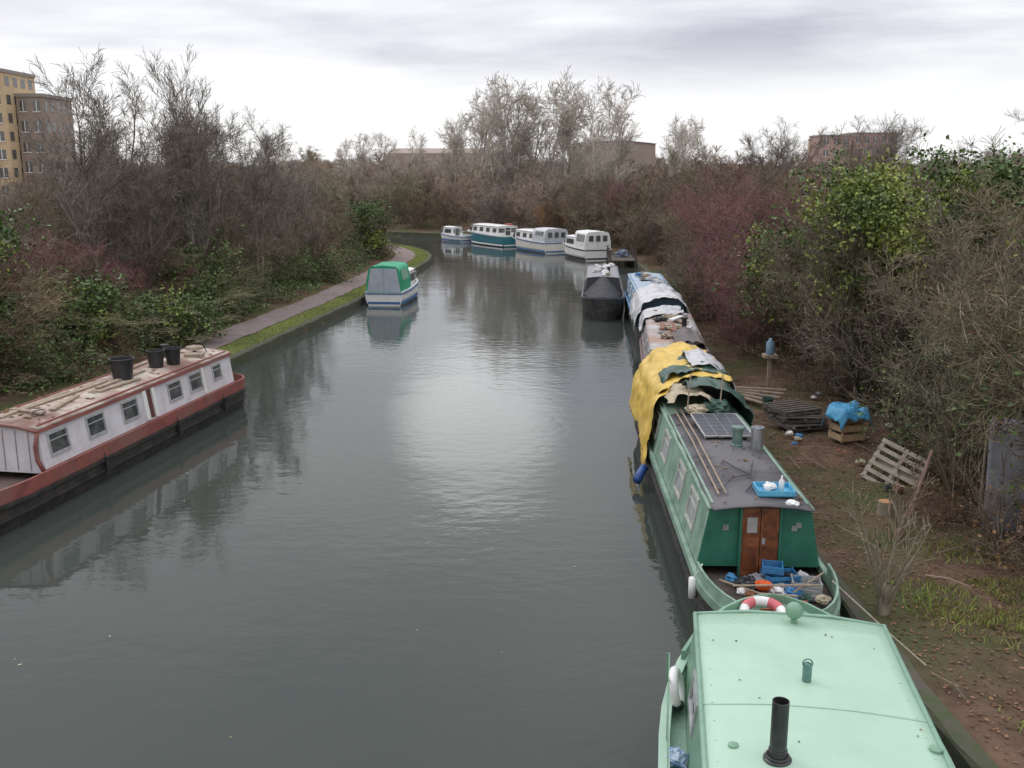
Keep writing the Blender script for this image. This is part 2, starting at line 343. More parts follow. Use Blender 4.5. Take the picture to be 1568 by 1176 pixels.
n3=fill(tf,-60,40,100,145,4.4,lambda x,y,sd:sd>1.6 and y>99 and abs(x)<.62*y,lambda x,y,sd:FARB*3+MIDB+MIDR[:1],lambda x,y,sd:(random.uniform(.7,1.05),)*2)
n4=fill(tf,-150,190,150,330,13,lambda x,y,sd:abs(x)<.62*y,lambda x,y,sd:FARB*4+FART,lambda x,y,sd:(random.uniform(.8,1.15)*1.6,random.uniform(.6,1.0)))
n7=fill(tf,-330,330,345,520,24,lambda x,y,sd:abs(x)<.62*y and random.random()<.85,lambda x,y,sd:FARB*2+FART*2,lambda x,y,sd:(random.uniform(1.4,2.6),random.uniform(.7,1.2)))
tr=empty('hawthorn_thicket')
def rc(x,y,sd):
    if x<0 or sd<0: return False
    need= 1.7 if y>34 else (3.2 if y>27.5 else (4.7 if y>19.5 else 5.6))
    return sd>need and x<.62*y+4 and y>14.8 and sd<21
def rp(x,y,sd):
    if y<24: return BUSHO+BUSH+BUSH
    if 34<y<62: return BUSHM+BUSHR+BUSH+BUSH+BUSHO[:1]
    if y>=62: return MIDB*2+MIDR[:1]
    return BUSHR[:1]+BUSH+BUSHO[:1]
def rs(x,y,sd):
    f=.62+.38*min(1,max(0,(sd-2)/5)); f*=random.uniform(.9,1.14)*1.03
    if y<19: f*=.95
    return f,f
n5=fill(tr,5,42,14,100,3.0,rc,rp,rs)
n6=fill(tr,5,30,15,100,1.9,lambda x,y,sd:x>0 and (4.2 if 19<y<28 else (3.0 if y<34 else 1.4))<sd<(6.5) and (y<50 or random.random()<.4),lambda x,y,sd:[LOW[0],LOW[2],LOW[2]],lambda x,y,sd:(random.uniform(.6,1.0),)*2)
for (x,y,s_,k) in [(11.4,16.4,.85,0),(9.9,14.8,.62,1),(12.4,18.6,1.0,0),(9.9,19.9,.8,1)]: inst('lichen_covered_bush',BUSHO[k],x,y,s_)
for (x,y,s_,k) in [(11.2,43,1.15,1),(12.6,50,1.18,1),(13,57,1.1,1),(14.5,45,1.2,0)]: inst('hawthorn_bush',BUSHM[k],x,y,s_)
for (x,y,s_,k) in [(-18,36,.78,0)]: inst('hawthorn_bush',BUSHM[k],x,y,s_)
for (x,y,s_,k) in [(-17.6,42,.88,1),(-16.2,43.5,.70,2),(-19.2,47,.84,2),(-17.0,48,.80,0),(-14.6,50,.74,1),(-13.6,52.5,.72,2),(-13.4,57,.68,1),(-12.8,61,.62,0),(-17.8,54,.80,0),(-20,60,.76,2),(-17,68,.68,1),(-21.5,40,.60,1),(-22,52,.74,0)]:
    inst('bare_tree',TREE[k],x,y,s_)
inst('upright_bare_tree',TREEU[0],-14.9,46.5,.86); inst('upright_bare_tree',TREEU[0],-15.6,49.5,.78)
for (x,y,s_,k) in [(-5,128,1.2,0),(-1,124,1.15,1),(3,128,1.35,0),(7,124,1.25,1),(10,130,1.3,0),(-8,138,1.05,1),(18,112,.9,0),(17.5,98,.8,1),(-16,150,.9,0),(-26,165,.9,1),(-40,180,.9,0),(10,108,.95,1),(1,134,1.3,1)]:
    inst('pale_poplar_tree',TREEP[k],x,y,s_)
for (x,y,s_) in [(4.4,101,.85),(6.6,98,.8)]: inst('orange_willow_shrub',WIL,x,y,s_)
for (x,y,s_,k) in [(26,72,.86,0),(29,80,.86,1),(44,76,1.02,2),(47,84,1.05,0),(36,96,.9,1),(19,76,.78,2),(22.5,84,.85,0)]:
    inst('bare_tree',TREE[k],x,y,s_)
def ivy_tree(x,y,H,R_,seed,bright,n=2600,z0=.35,parent=None,ls=.075):
    s,t=grow(seed,5,bushspec,base_spread=.4,base_r=.3,trunk_r=.08); s[:,[2,5]]*=H/7.2; t[:,2]*=H/7.2
    rg=np.random.default_rng(seed); C=[]
    for _ in range(34):
        a=rg.uniform(0,6.28); zz=H*rg.uniform(z0,.93); rr=R_*math.sqrt(rg.random())*(1.15-.6*abs(zz/H-.6)); c=np.array([math.cos(a)*rr,math.sin(a)*rr,zz])
        C.append(c+rg.normal(0,1,(n//34,3))*np.array([.42,.42,.34])*rg.uniform(.6,1.25))
    C=np.concatenate(C); k=int(len(C)*bright)
    me=template('ivy_tree_mesh',s,m_barkoli,[(leaves(C[:k],3,.06,ls,rg,.8),m_ivyb),(leaves(C[k:],3,.06,ls,rg,.8),m_ivy)])
    return inst('ivy_clad_tree',me,x,y,1)
ivy_tree(10.0,27.0,6.9,1.45,201,.75,5200,.52,ls=.065)
ivy_tree(13.8,29.5,7.4,1.7,202,.2,4200,.45)
ivy_tree(9.9,34.5,5.2,1.2,203,.4,1800,.45)
ivy_tree(-16.8,29.5,5.2,1.7,204,.25,4200,.2)
ivy_tree(-14.0,44,3.6,1.2,205,.05,2200,.05)
ivy_tree(-10.9,76,4.4,1.2,206,.1,2200,.05)
ivy_tree(12.6,20.8,7.0,1.3,207,.45,1500,.6)
ivy_tree(-15.8,35,2.6,1.6,208,.15,2200,.02)
ivy_tree(-13.4,38.5,2.0,1.5,209,.1,1800,.02)
def scatter(name,n,xr,yr,cond,size,m,zoff=.02,flat=.25,seed=1):
    rg=np.random.default_rng(seed); x=rg.uniform(*xr,n);y=rg.uniform(*yr,n); sd=sdist(x,y); k=cond(x,y,sd,rg); x,y,sd=x[k],y[k],sd[k]
    C=np.stack([x,y,hgt(x,y,sd)+zoff+rg.uniform(0,zoff*1.5,len(x))],-1); V,F=leaves(C,1,.001,size,rg,flat)
    if flat<.3:
        V=V.reshape(-1,4,3); zc=V[:,:,2].mean(1,keepdims=True); V[:,:,2]=zc+(V[:,:,2]-zc)*.45; V=V.reshape(-1,3)
    link(bpy.data.objects.new(name,npmesh(name,V,F,[m])))
patch=lambda x,y,f,th:np.array([mn.noise(Vector((a*f,b*f,3.3)))>th for a,b in zip(x,y)])
scatter('ground_ivy',90000,(-24,-8),(14,80),lambda x,y,s,r:(s>3.2)&(s<8)&patch(x,y,.35,-.2),.065,m_ivy,.12,.6,3)
scatter('fallen_leaves',34000,(5,15),(8,45),lambda x,y,s,r:(s>.3)&(x>0),.035,mat('fallen_leaf_litter',(.25,.14,.085),(.15,.09,.06),scale=1,rough=.9,island=.6,spec=.1),.012,.2,4)
scatter('fallen_leaves',12000,(-22,-7),(14,80),lambda x,y,s,r:((s>2.6)&(s<5.5))|((s>1.2)&(s<3)&(r.random(len(x))<.12)),.04,MC['fallen_leaf_litter'],.03,.2,5)
def grass(name,n,xr,yr,cond,h,m,seed=1):
    rg=np.random.default_rng(seed); x=rg.uniform(*xr,n);y=rg.uniform(*yr,n); sd=sdist(x,y); k=cond(x,y,sd,rg); x,y,sd=x[k],y[k],sd[k]; n=len(x)
    z=hgt(x,y,sd)-.01; a=rg.uniform(0,6.28,n); hh=h*rg.uniform(.5,1.4,n); w_=.012; lx=rg.normal(0,.5,n)*hh; ly=rg.normal(0,.5,n)*hh
    V=np.stack([np.stack([x-np.cos(a)*w_,y-np.sin(a)*w_,z],-1),np.stack([x+np.cos(a)*w_,y+np.sin(a)*w_,z],-1),np.stack([x+lx,y+ly,z+hh],-1)],1).reshape(-1,3)
    link(bpy.data.objects.new(name,npmesh(name,V,np.arange(n*3).reshape(n,3),[m])))
m_grass=mat('grass_blades',(.20,.26,.055),(.24,.235,.085),scale=.8,rough=.8,island=.5,spec=.1)
grass('verge_grass',130000,(-15,-6),(14,95),lambda x,y,s,r:((s>.02)&(s<1.28+.12*np.sin(y*1.7)))|((s>2.75)&(s<3.3)&(r.random(len(x))<.4)),.085,m_grass,1)
grass('bank_grass',80000,(5,14),(8,22),lambda x,y,s,r:(s>.25)&(((((x-8.0)**2/2.6+(y-14.4)**2/1.0)<1)&patch(x,y,1.1,-.25))|(patch(x,y,.55,.12)&(r.random(len(x))<.4)&(x>6.2)&(y<17))),.10,m_grass,2)
# ---------------------------------------------------------------- boats
def outline(L,W,a,pa,b,pb,n=9,steps=10):
    ys=[a*(1-math.cos(math.pi/2*i/n)) for i in range(n)]+[a+(L-a-b)*i/steps for i in range(steps)]+[L-b*(1-math.sin(math.pi/2*i/n)) for i in range(n+1)]
    def hw(y):
        h=1
        if y<a: h*=(max(0,1-(1-y/a)**2))**pa
        if y>L-b: h*=(max(0,1-(1-(L-y)/b)**2))**pb
        return max(W/2*h,.02)
    return ys,hw
def hull(parent,name,ys,hw,zb,zt,m,bot=.93,deck=None,mdeck=None,sheer=lambda y:0):
    mb=MB(); n=len(ys); prof=[(bot*.9,-.35),(bot,0),(.985,zb),(1,zt)]
    for sg in(-1,1):
        mb.add([(sg*hw(y)*f,y,z+(sheer(y) if k==3 else 0)) for y in ys for k,(f,z) in enumerate(prof)],
           [((i*4+k,i*4+k+1,(i+1)*4+k+1,(i+1)*4+k) if sg>0 else (i*4+k+1,i*4+k,(i+1)*4+k,(i+1)*4+k+1)) for i in range(n-1) for k in range(3)])
    for i in(0,n-1):
        y=ys[i]; mb.add([(-hw(y)*f,y,z+(sheer(y) if k==3 else 0)) for k,(f,z) in enumerate(prof)]+[(hw(y)*f,y,z+(sheer(y) if k==3 else 0)) for k,(f,z) in enumerate(prof)],[(k,k+1,k+5,k+4) for k in range(3)])
    obj(name,mb,m,parent,smooth=False)
    if deck is not None:
        mb=MB(); mb.add([(s*hw(y)*.985,y,deck) for y in ys for s in(-1,1)],[(2*i,2*i+1,2*i+3,2*i+2) for i in range(n-1)]); obj('deck',mb,mdeck,parent)
def band(parent,name,ys,hw,z0,z1,o0,o1,m,y0=-1e9,y1=1e9,sheer=lambda y:0,close=True):
    mb=MB(); yy=[y for y in ys if y0<=y<=y1]
    for sg in(-1,1):
        pr=lambda y:[((hw(y)+o0)*sg,y,z0+sheer(y)),((hw(y)+o1)*sg,y,z0+sheer(y)),((hw(y)+o1)*sg,y,z1+sheer(y)),((hw(y)+o0)*sg,y,z1+sheer(y))]
        vs=[p for y in yy for p in pr(y)]
        mb.add(vs,[(i*4+k,i*4+(k+1)%4,(i+1)*4+(k+1)%4,(i+1)*4+k) for i in range(len(yy)-1) for k in range(4)]+[(0,1,2,3),tuple((len(yy)-1)*4+k for k in(3,2,1,0))])
    obj(name,mb,m,parent)
class Cabin:
    def __init__(s,parent,y0,y1,wb,wt,z0,z1,camber,mside,mroof,mend=None,over=.05,mtrim=None,rooft=.035):
        s.__dict__.update(locals()); P=parent
        mb=MB()
        for sg in(-1,1): mb.add([(sg*wb,y0,z0),(sg*wb,y1,z0),(sg*wt,y1,z1),(sg*wt,y0,z1)],[(0,1,2,3)])
        obj('cabin_sides',mb,mside,P)
        n=10; arc=[(wt*(-1+2*i/n),z1+camber*(1-(-1+2*i/n)**2)) for i in range(n+1)]
        mb=MB()
        for y in(y0,y1): mb.add([(-wb,y,z0),(wb,y,z0)]+[(x,y,z) for x,z in arc[::-1]],[tuple(range(n+3))])
        obj('cabin_bulkhead',mb,mend or mside,P)
        mb=MB(); wt2=wt+over; ny=24
        def top(u,v):
            x=wt2*(2*u-1); return (x,y0-over+(y1-y0+2*over)*v,z1+camber*(1-(2*u-1)**2)+.012+.006*mn.noise(Vector((x*2,v*9,z1))))
        mb.grid(top,12,ny); o=obj('roof',mb,mroof,P,smooth=True,solid=0); q=o.modifiers.new('s','SOLIDIFY'); q.thickness=rooft; q.offset=1
    def sx(s,z): return s.wb+(s.wt-s.wb)*(z-s.z0)/(s.z1-s.z0)
    def rz(s,x): return s.z1+s.camber*(1-(x/(s.wt+s.over))**2)+.012+s.rooft
    def panel(s,mb,sg,y0,y1,z0,z1,o0,o1):
        vs=[(sg*(s.sx(z)+o),y,z) for o in(o0,o1) for y,z in((y0,z0),(y1,z0),(y1,z1),(y0,z1))]
        mb.add(vs,[(0,1,2,3),(7,6,5,4),(0,4,5,1),(1,5,6,2),(2,6,7,3),(3,7,4,0)])
    def window(s,sg,yc,zc,w_,h,mframe,mglass,fr=.045):
        a,b,c,d=yc-w_/2,yc+w_/2,zc-h/2,zc+h/2
        g=MB(); s.panel(g,sg,a+.01,b-.01,c+.01,d-.01,-.01,.008); obj('window_glass',g,mglass,s.parent)
        f=MB(); s.panel(f,sg,a-fr,b+fr,d,d+fr,-.005,.03); s.panel(f,sg,a-fr,b+fr,c-fr,c,-.005,.03); s.panel(f,sg,a-fr,a,c,d,-.005,.03); s.panel(f,sg,b,b+fr,c,d,-.005,.03)
        s.panel(f,sg,a,b,c+h*.66,c+h*.66+.02,-.002,.02); obj('window_frame',f,mframe,s.parent)
    def rails(s,m,inset=.06,h=.05):
        mb=MB()
        for sg in(-1,1): mb.box(sg*(s.wt-inset)-.02,sg*(s.wt-inset)+.02,s.y0+.1,s.y1-.1,s.z1+.03,s.z1+.05+h)
        obj('grab_rails',mb,m,s.parent)
m_glass=mat('window_glass',(.05,.055,.06),(.16,.16,.15),scale=3,rough=.08,spec=.8)
m_frame=mat('aluminium_frame',(.55,.56,.56),(.38,.38,.37),scale=8,rough=.4,metal=.4)
m_black=mat('black_bitumen',(.022,.022,.023),(.06,.053,.045),scale=4,rough=.55,bump=.3,bscale=12)
m_wood=mat('weathered_wood',(.36,.29,.21),(.23,.18,.14),scale=7,rough=.85,bump=.4)
m_metal=mat('galvanised_steel',(.55,.56,.58),(.38,.39,.4),scale=5,rough=.35,metal=.8)
m_rope=mat('rope',(.42,.38,.3),(.25,.22,.17),scale=20,rough=.9)
m_white=mat('white_paint',(.78,.77,.75),(.60,.59,.56),scale=2.2,rough=.45,lo=.45,hi=.8)
m_plblk=mat('black_plastic',(.02,.02,.022),(.04,.04,.042),scale=8,rough=.4)
m_blue=mat('blue_plastic',(.05,.22,.42),(.03,.14,.32),scale=6,rough=.4)
m_red=mat('red_plastic',(.42,.08,.05),(.32,.06,.04),scale=6,rough=.4)
def cloth(parent,name,prof,y0,y1,m,amp=.05,f=1.6,nu=34,nv=40,seed=0,rag=.12,sol=.008):
    P=[Vector((a,0,b)) for a,b in prof]; d=[0]
    for a,b in zip(P[:-1],P[1:]): d.append(d[-1]+(b-a).length)
    def at(t):
        t*=d[-1]
        for i in range(len(P)-1):
            if t<=d[i+1] or i==len(P)-2:
                q=(t-d[i])/(d[i+1]-d[i]+1e-9); n=(P[i+1]-P[i]).normalized(); return P[i].lerp(P[i+1],q),Vector((-n.z,0,n.x))
    def fn(u,v):
        p,n=at(u); y=y0+(y1-y0)*v
        y+=mn.noise(Vector((u*3,seed,v)))*rag*2*abs(2*v-1)**3
        w_=mn.noise(Vector((p.x*f*1.4+seed,y*f,p.z*f*1.4)))*amp+abs(mn.noise(Vector((p.x*f*2.5,y*f*2.6+seed,p.z*f*2))))*amp*.8
        q=p+n*(abs(w_)*1.0+.01)
        q.z+=mn.noise(Vector((y*1.1,seed,u)))*rag*1.5*abs(2*u-1)**6
        return (q.x,y,q.z)
    mb=MB(); mb.grid(fn,nu,nv); o=obj(name,mb,m,parent,smooth=True)
    q=o.modifiers.new('s','SOLIDIFY'); q.thickness=sol; return o
def bucket(parent,x,y,z,r,h,m=None):
    mb=MB(); mb.rev((x,y,z),[(r*.78,0),(r*.98,h*.92),(r*1.08,h*.93),(r*1.08,h),(r*.93,h),(r*.72,.03)],20); obj('bucket',mb,m or m_plblk,parent,smooth=False)
def crumpled(parent,name,x,y,z,r,m,seed=0,fl=.7):
    mb=MB(); n=16
    def fn(u,v):
        a=u*2*math.pi;b=v*math.pi; d=Vector((math.cos(a)*math.sin(b),math.sin(a)*math.sin(b),math.cos(b))); k=r*(1+.5*mn.noise(d*2.2+Vector((seed,0,0)))+.3*mn.noise(d*6+Vector((0,seed,0))))
        return (x+d.x*k,y+d.y*k,z+max(-.3,d.z)*k*fl)
    mb.grid(fn,n,n); return obj(name,mb,m,parent)
# --- left narrowboat
B=empty('red_and_white_narrowboat',(-11.58,15.6,0),-math.atan(.17))
ys,hw=outline(14.8,2.1,3.8,.75,.9,.5)
sh=lambda y:.28*max(0,1-y/4.2)**1.6
m_mar=mat('maroon_paint',(.29,.085,.07),(.185,.065,.055),scale=3,rough=.45,c3=(.24,.11,.09))
hull(B,'hull',ys,hw,.3,.78,m_black,deck=.62,mdeck=mat('worn_deck',(.16,.12,.10),(.09,.07,.06),scale=4,rough=.9),sheer=sh)
band(B,'maroon_gunwale',ys,hw,.60,.90,-.05,.012,m_mar,sheer=sh)
band(B,'rubbing_strake',ys,hw,.52,.59,.0,.05,m_black,sheer=sh); band(B,'lower_strake',ys,hw,.28,.33,-.02,.035,m_black,y0=.3,y1=14.5)
m_wsid=mat('boat_white_paint',(.66,.64,.67),(.52,.49,.50),scale=1.8,rough=.4,bump=.05,bscale=3,c3=(.58,.54,.55))
m_rroof=mat('rusty_roof',(.36,.25,.20),(.46,.42,.36),scale=3.5,rough=.9,bump=.5,bscale=15,c3=(.20,.12,.095),lo=.45,hi=.55)
C=Cabin(B,4.55,13.6,.96,.82,.80,1.74,.09,m_wsid,m_rroof,over=.04)
for y in(.75,2.15,3.6,5.8,6.95): C.window(1,4.4+y,1.36,.62,.42,m_frame,m_glass)
C.window(1,4.4+8.25,1.38,.45,.36,m_frame,m_glass)
for y in(.9,2.4,4,6,7.6): C.window(-1,4.4+y,1.36,.62,.42,m_frame,m_glass)
mb=MB()
for sg in(-1,1):
    C.panel(mb,sg,4.56,13.59,.81,.90,.002,.02)
    C.panel(mb,sg,4.51,13.62,1.69,1.76,.004,.055)
obj('maroon_trim',mb,m_mar,B)
mb=MB(); C.panel(mb,1,8.62,8.78,.95,1.72,.002,.045);C.panel(mb,1,9.05,9.18,.95,1.72,.002,.045);C.panel(mb,1,11.75,11.84,.95,1.72,.002,.035); obj('side_door_posts',mb,m_white,B)
mb=MB(); C.panel(mb,1,8.8,9.03,.95,1.66,.001,.012); obj('side_door',mb,mat('dark_maroon',(.12,.04,.035),rough=.5),B)
C.rails(m_mar)
mb=MB()
for x in(-.6,-.3,0,.3,.6): mb.box(x-.008,x+.008,4.535,4.548,.85,1.72)
obj('bulkhead_seams',mb,mat('seam_grey',(.3,.28,.28),rough=.6),B)
mb=MB()
for sg in(-1,1): mb.tube([(sg*.93,4.51,.85),(sg*.80,4.50,1.1),(sg*.78,4.50,1.4),(sg*.86,4.50,1.7)],.045,8)
mb.tube([(-.86,4.50,1.72),(-.45,4.49,1.82),(0,4.48,1.86),(.45,4.49,1.82),(.86,4.50,1.72)],.04,8)
obj('bulkhead_trim',mb,m_mar,B,smooth=True)
mb=MB(); mb.obox((.05,3.0,.95),.5,.7,.5); obj('foredeck_locker',mb,m_mar,B,bevel=.02)
for i,(x,y,l,a) in enumerate([(-.35,6.2,2.6,.05),(-.2,7.1,3.1,-.04),(.25,6.4,1.4,.2),(.1,9.0,2.2,.02),(.4,8.4,1.6,-.1),(-.45,10.4,1.9,.06),(-.05,5.5,1.0,1.3)]):
    mb=MB(); mb.obox((x,y,C.rz(x)+.03),.13,l,.04,(0,0,a)); obj('roof_plank',mb,m_wood,B)
bucket(B,.06,9.15,1.86,.30,.55); bucket(B,.12,10.7,1.86,.23,.48); bucket(B,.32,11.25,1.84,.22,.48)
mb=MB(); mb.rev((.1,12.9,1.86),[(.05,0),(.05,.12),(.26,.12),(.24,.2),(.05,.24)],16); mb.obox((.35,12.4,1.9),.5,.35,.1,(0,0,.2)); obj('roof_vent',mb,m_wood,B)
mb=MB(); mb.tube([(.35,13.2,1.8),(.3,13.0,2.15),(.1,12.9,2.2),(-.1,12.9,2.05)],.015,6); mb.torus((.35,5.3,1.93),.14,.012,(.3,0,0)); obj('roof_hooks',mb,m_plblk,B)
mb=MB(); mb.rev((-.45,12.2,1.82),[(.09,0),(.09,.35),(.13,.35),(.13,.4),(0.02,.42)],14); obj('chimney',mb,m_plblk,B)
crumpled(B,'roof_debris',.2,7.6,1.86,.14,m_wood,3,.4);crumpled(B,'roof_debris',-.3,8.5,1.86,.12,m_wood,5,.4);crumpled(B,'roof_debris',.35,10.0,1.84,.10,m_wood,8,.4)
R=random.Random(25); mb=MB()
for i in range(70):
    x=R.uniform(-.72,.72);y=R.uniform(4.7,13.4); mb.obox((x,y,C.rz(x)+.012),R.uniform(.03,.10),R.uniform(.03,.12),.006,(0,0,R.uniform(0,3)))
obj('roof_leaves',mb,m_dead,B)
for y in(6.5,9.9,12.6):
    mb=MB(); mb.tube([(1.12,y,.25),(1.12,y,.62)],.06,10); mb.tube([(1.1,y,.62),(1.0,y,.85)],.012,5); obj('fender',mb,m_plblk,B)
mb=MB(); mb.tube([(-.9,13.9,.9),(-1.6,15.2,.6),(-1.9,16,.42)],.014,5); obj('mooring_rope',mb,m_rope,B)
# --- green narrowboat
G=empty('green_narrowboat',(3.93,12.75,0),-math.atan(.036))
m_grn=mat('green_boat_paint',(.035,.17,.11),(.022,.12,.08),scale=2.2,rough=.4,bump=.08,bscale=6)
m_pgrn=mat('faded_green_paint',(.25,.37,.29),(.13,.23,.165),scale=2,rough=.55,bump=.1,bscale=8)
ys,hw=outline(15.2,2.14,1.9,.42,2.8,.75)
hull(G,'hull',ys,hw,.3,.72,m_black,deck=.60,mdeck=mat('cluttered_deck',(.07,.06,.055),(.13,.10,.08),scale=6,rough=.9))
band(G,'gunwale',ys,hw,.66,.80,-.06,.02,m_pgrn); band(G,'rubbing_strake',ys,hw,.44,.5,-.01,.045,m_black)
band(G,'bulwark',ys,hw,.80,1.0,-.055,-.02,m_pgrn,y1=2.3)
m_droof=mat('dark_roof_felt',(.045,.043,.050),(.09,.085,.09),scale=3,rough=.7,bump=.3,bscale=14,c3=(.125,.12,.125))
C=Cabin(G,2.25,13.2,1.0,.82,.78,1.74,.08,m_pgrn,m_pgrn,mend=m_grn,over=.03)
mb=MB(); mb.grid(lambda u,v:((2*u-1)*(.80+.03*mn.noise(Vector((u,v*8,0)))),2.05+6.2*v,C.rz((2*u-1)*.8)+.02+.015*mn.noise(Vector((u*4,v*20,1)))),16,40); o=obj('roof_felt',mb,m_droof,G,smooth=True); q=o.modifiers.new('s','SOLIDIFY'); q.thickness=.02
mb=MB()
for x in(-.62,-.5): mb.tube([(x,2.6,C.rz(x)+.07),(x+.03,6,C.rz(x)+.08),(x+.01,8.5,C.rz(x)+.07)],.018,6)
obj('roof_poles',mb,m_wood,G)
m_brn=mat('rusty_brown_door',(.26,.085,.03),(.12,.045,.02),scale=4,rough=.45,bump=.1,lo=.42,hi=.6)
mb=MB(); mb.box(-.30,-.005,2.19,2.235,.64,1.80); mb.box(.005,.30,2.19,2.235,.64,1.80); obj('cabin_doors',mb,m_brn,G,bevel=.01)
mb=MB()
for sx_ in(-1,1):
    for z_ in(.75,1.32): 
        xa=.05*sx_; xb=.26*sx_; mb.box(min(xa,xb),max(xa,xb),2.178,2.188,z_,z_+.40)
obj('door_panels',mb,mat('door_panel_brown',(.20,.065,.024),(.10,.035,.018),scale=6,rough=.4),G)
mb=MB(); mb.box(-.335,-.302,2.17,2.24,.62,1.84);mb.box(.302,.335,2.17,2.24,.62,1.84); obj('door_frame',mb,m_grn,G)
mb=MB(); mb.obox((-.14,2.17,1.52),.16,.012,.26); mb.obox((.05,2.165,1.25),.05,.02,.1); obj('door_plate',mb,mat('grey_card',(.35,.34,.33),rough=.6),G)
mb=MB()
for x,z in((-.55,1.45),(.55,1.45),(.62,1.5)): mb.obox((x,2.24,z),.09,.03,.09)
obj('brass_fittings',mb,m_metal,G)
for y in(3.5,5.1,7.4,9.4): 
    for sg in(-1,1): C.window(sg,y,1.34,.75,.48,mat('cream_frame',(.5,.5,.45),rough=.5),mat('pale_glass',(.35,.38,.36),(.2,.22,.22),scale=3,rough=.15))
C.rails(m_pgrn)
mb=MB(); mb.obox((.12,6.75,1.99),.98,1.5,.035,(.05,0,.05)); obj('solar_panel_frame',mb,m_frame,G)
mb=MB()
for i in range(4):
    for j in range(6):
        M=Matrix.Rotation(.05,4,'Z')@Matrix.Rotation(.05,4,'X'); p=M@Vector((-.355+i*.235,-.6+j*.24,.02)); mb.obox(Vector((.12,6.75,1.99))+p,.222,.228,.008,(.05,0,.05))
obj('solar_cells',mb,mat('solar_cell',(.02,.022,.035),(.03,.033,.05),scale=3,rough=.25),G)
mb=MB(); 
for x,y in((-.3,6.1),(.55,6.1),(-.3,7.4),(.55,7.4)): mb.box(x-.015,x+.015,y-.015,y+.015,1.82,1.98)
obj('solar_legs',mb,m_frame,G)
mb=MB(); mb.rev((.23,5.55,1.86),[(.11,0),(.11,.06),(.10,.07),(.10,.36),(.13,.36),(.13,.41)],18); obj('green_chimney',mb,mat('green_tin',(.10,.2,.16),(.2,.28,.24),scale=6,rough=.35,metal=.3),G)
mb=MB(); mb.rev((.60,5.5,1.84),[(.125,0),(.125,.44),(.11,.44),(.11,.4)],20); obj('steel_chimney',mb,m_metal,G)
mb=MB(); z=C.rz(.2)+.04
mb.box(-.0,.6,2.45,2.95,z,z+.02);mb.box(0,.6,2.45,2.47,z,z+.1);mb.box(0,.6,2.93,2.95,z,z+.1);mb.box(0,.02,2.47,2.93,z+.02,z+.1);mb.box(.58,.6,2.47,2.93,z+.02,z+.1); obj('blue_tray',mb,mat('light_blue_plastic',(.12,.45,.64),(.08,.32,.5),scale=5,rough=.4),G)
mb=MB(); mb.rev((.42,2.7,z+.02),[(.045,0),(.045,.18),(.015,.22),(.015,.27)],12); mb.rev((.18,2.65,z+.02),[(.05,0),(.06,.12),(.05,.12)],12); obj('bottles',mb,m_white,G,smooth=True)
crumpled(G,'rag',.25,2.8,z+.07,.1,m_white,7,.6); crumpled(G,'paper_bag',.5,2.25,z-.03,.1,m_white,9,.4)
mb=MB(); mb.tube([(-.25,4.4,1.94),(-.1,4.0,1.93),(.1,3.5,1.94),(.05,3.1,1.93),(-.15,2.7,1.92)],.012,5); mb.tube([(-.6,2.7,1.9),(-.3,3.3,1.94),(.1,3.6,1.94),(.3,4.4,1.93)],.008,5); obj('roof_cable',mb,m_plblk,G)
R=random.Random(15)
mb=MB()
for i in range(60):
    x=R.uniform(-.7,.7);y=R.uniform(2.2,8); mb.obox((x,y,C.rz(x)+.045),R.uniform(.02,.07),R.uniform(.02,.06),.006,(0,0,R.uniform(0,3)))
obj('roof_leaves',mb,m_dead,G)
m_yel=mat('yellow_tarpaulin',(.72,.50,.10),(.56,.37,.07),scale=3,rough=.45,bump=.4,bscale=9)
m_dgt=mat('dark_green_tarpaulin',(.035,.085,.065),(.06,.105,.085),scale=3,rough=.4,bump=.3,bscale=12)
m_gyt=mat('grey_tarpaulin',(.55,.55,.56),(.40,.40,.40),scale=3,rough=.45,bump=.3,bscale=12)
m_tan=mat('tan_cloth',(.50,.43,.31),(.36,.31,.21),scale=5,rough=.9,bump=.3)
cloth(G,'yellow_tarpaulin',[(-1.12,.75),(-1.10,1.1),(-1.0,1.6),(-.85,2.0),(-.5,2.32),(0,2.42),(.55,2.38),(.8,2.2)],9.4,13.6,m_yel,.13,1.3,nu=50,nv=60,seed=3,rag=.2)
cloth(G,'yellow_tarpaulin_flap',[(-1.15,.40),(-1.14,.9),(-1.03,1.5),(-.9,1.95),(-.62,2.2)],8.9,10.0,m_yel,.09,1.8,seed=8,rag=.3)
cloth(G,'dark_green_tarpaulin',[(-.35,2.3),(.1,2.42),(.6,2.3),(.98,1.9),(1.08,1.4),(1.12,1.0)],8.3,12.2,m_dgt,.14,1.4,seed=5,rag=.2)
cloth(G,'dark_green_tarpaulin_fold',[(-.75,2.28),(-.3,2.44),(.3,2.50),(.8,2.25)],9.6,10.6,m_dgt,.16,1.8,seed=15,rag=.25)
cloth(G,'grey_tarpaulin',[(.0,2.5),(.4,2.56),(.85,2.3),(1.06,1.9)],10.2,12.4,m_gyt,.10,1.4,seed=6,rag=.2)
cloth(G,'tan_cloth',[(-.75,2.02),(-.5,2.25),(0,2.24),(.2,2.0)],8.2,9.5,m_tan,.12,1.8,seed=11,rag=.2)
crumpled(G,'stored_bags',.25,8.2,2.0,.3,m_dgt,21,.6); crumpled(G,'stored_bags',-.2,8.0,1.98,.22,m_tan,22,.6)
mb=MB()
for x,z in((-.4,2.4),(.3,2.5)): mb.tube([(x,8.0,1.95),(x+.1,8.3,2.75)],.015,5)
obj('tarpaulin_poles',mb,m_wood,G)
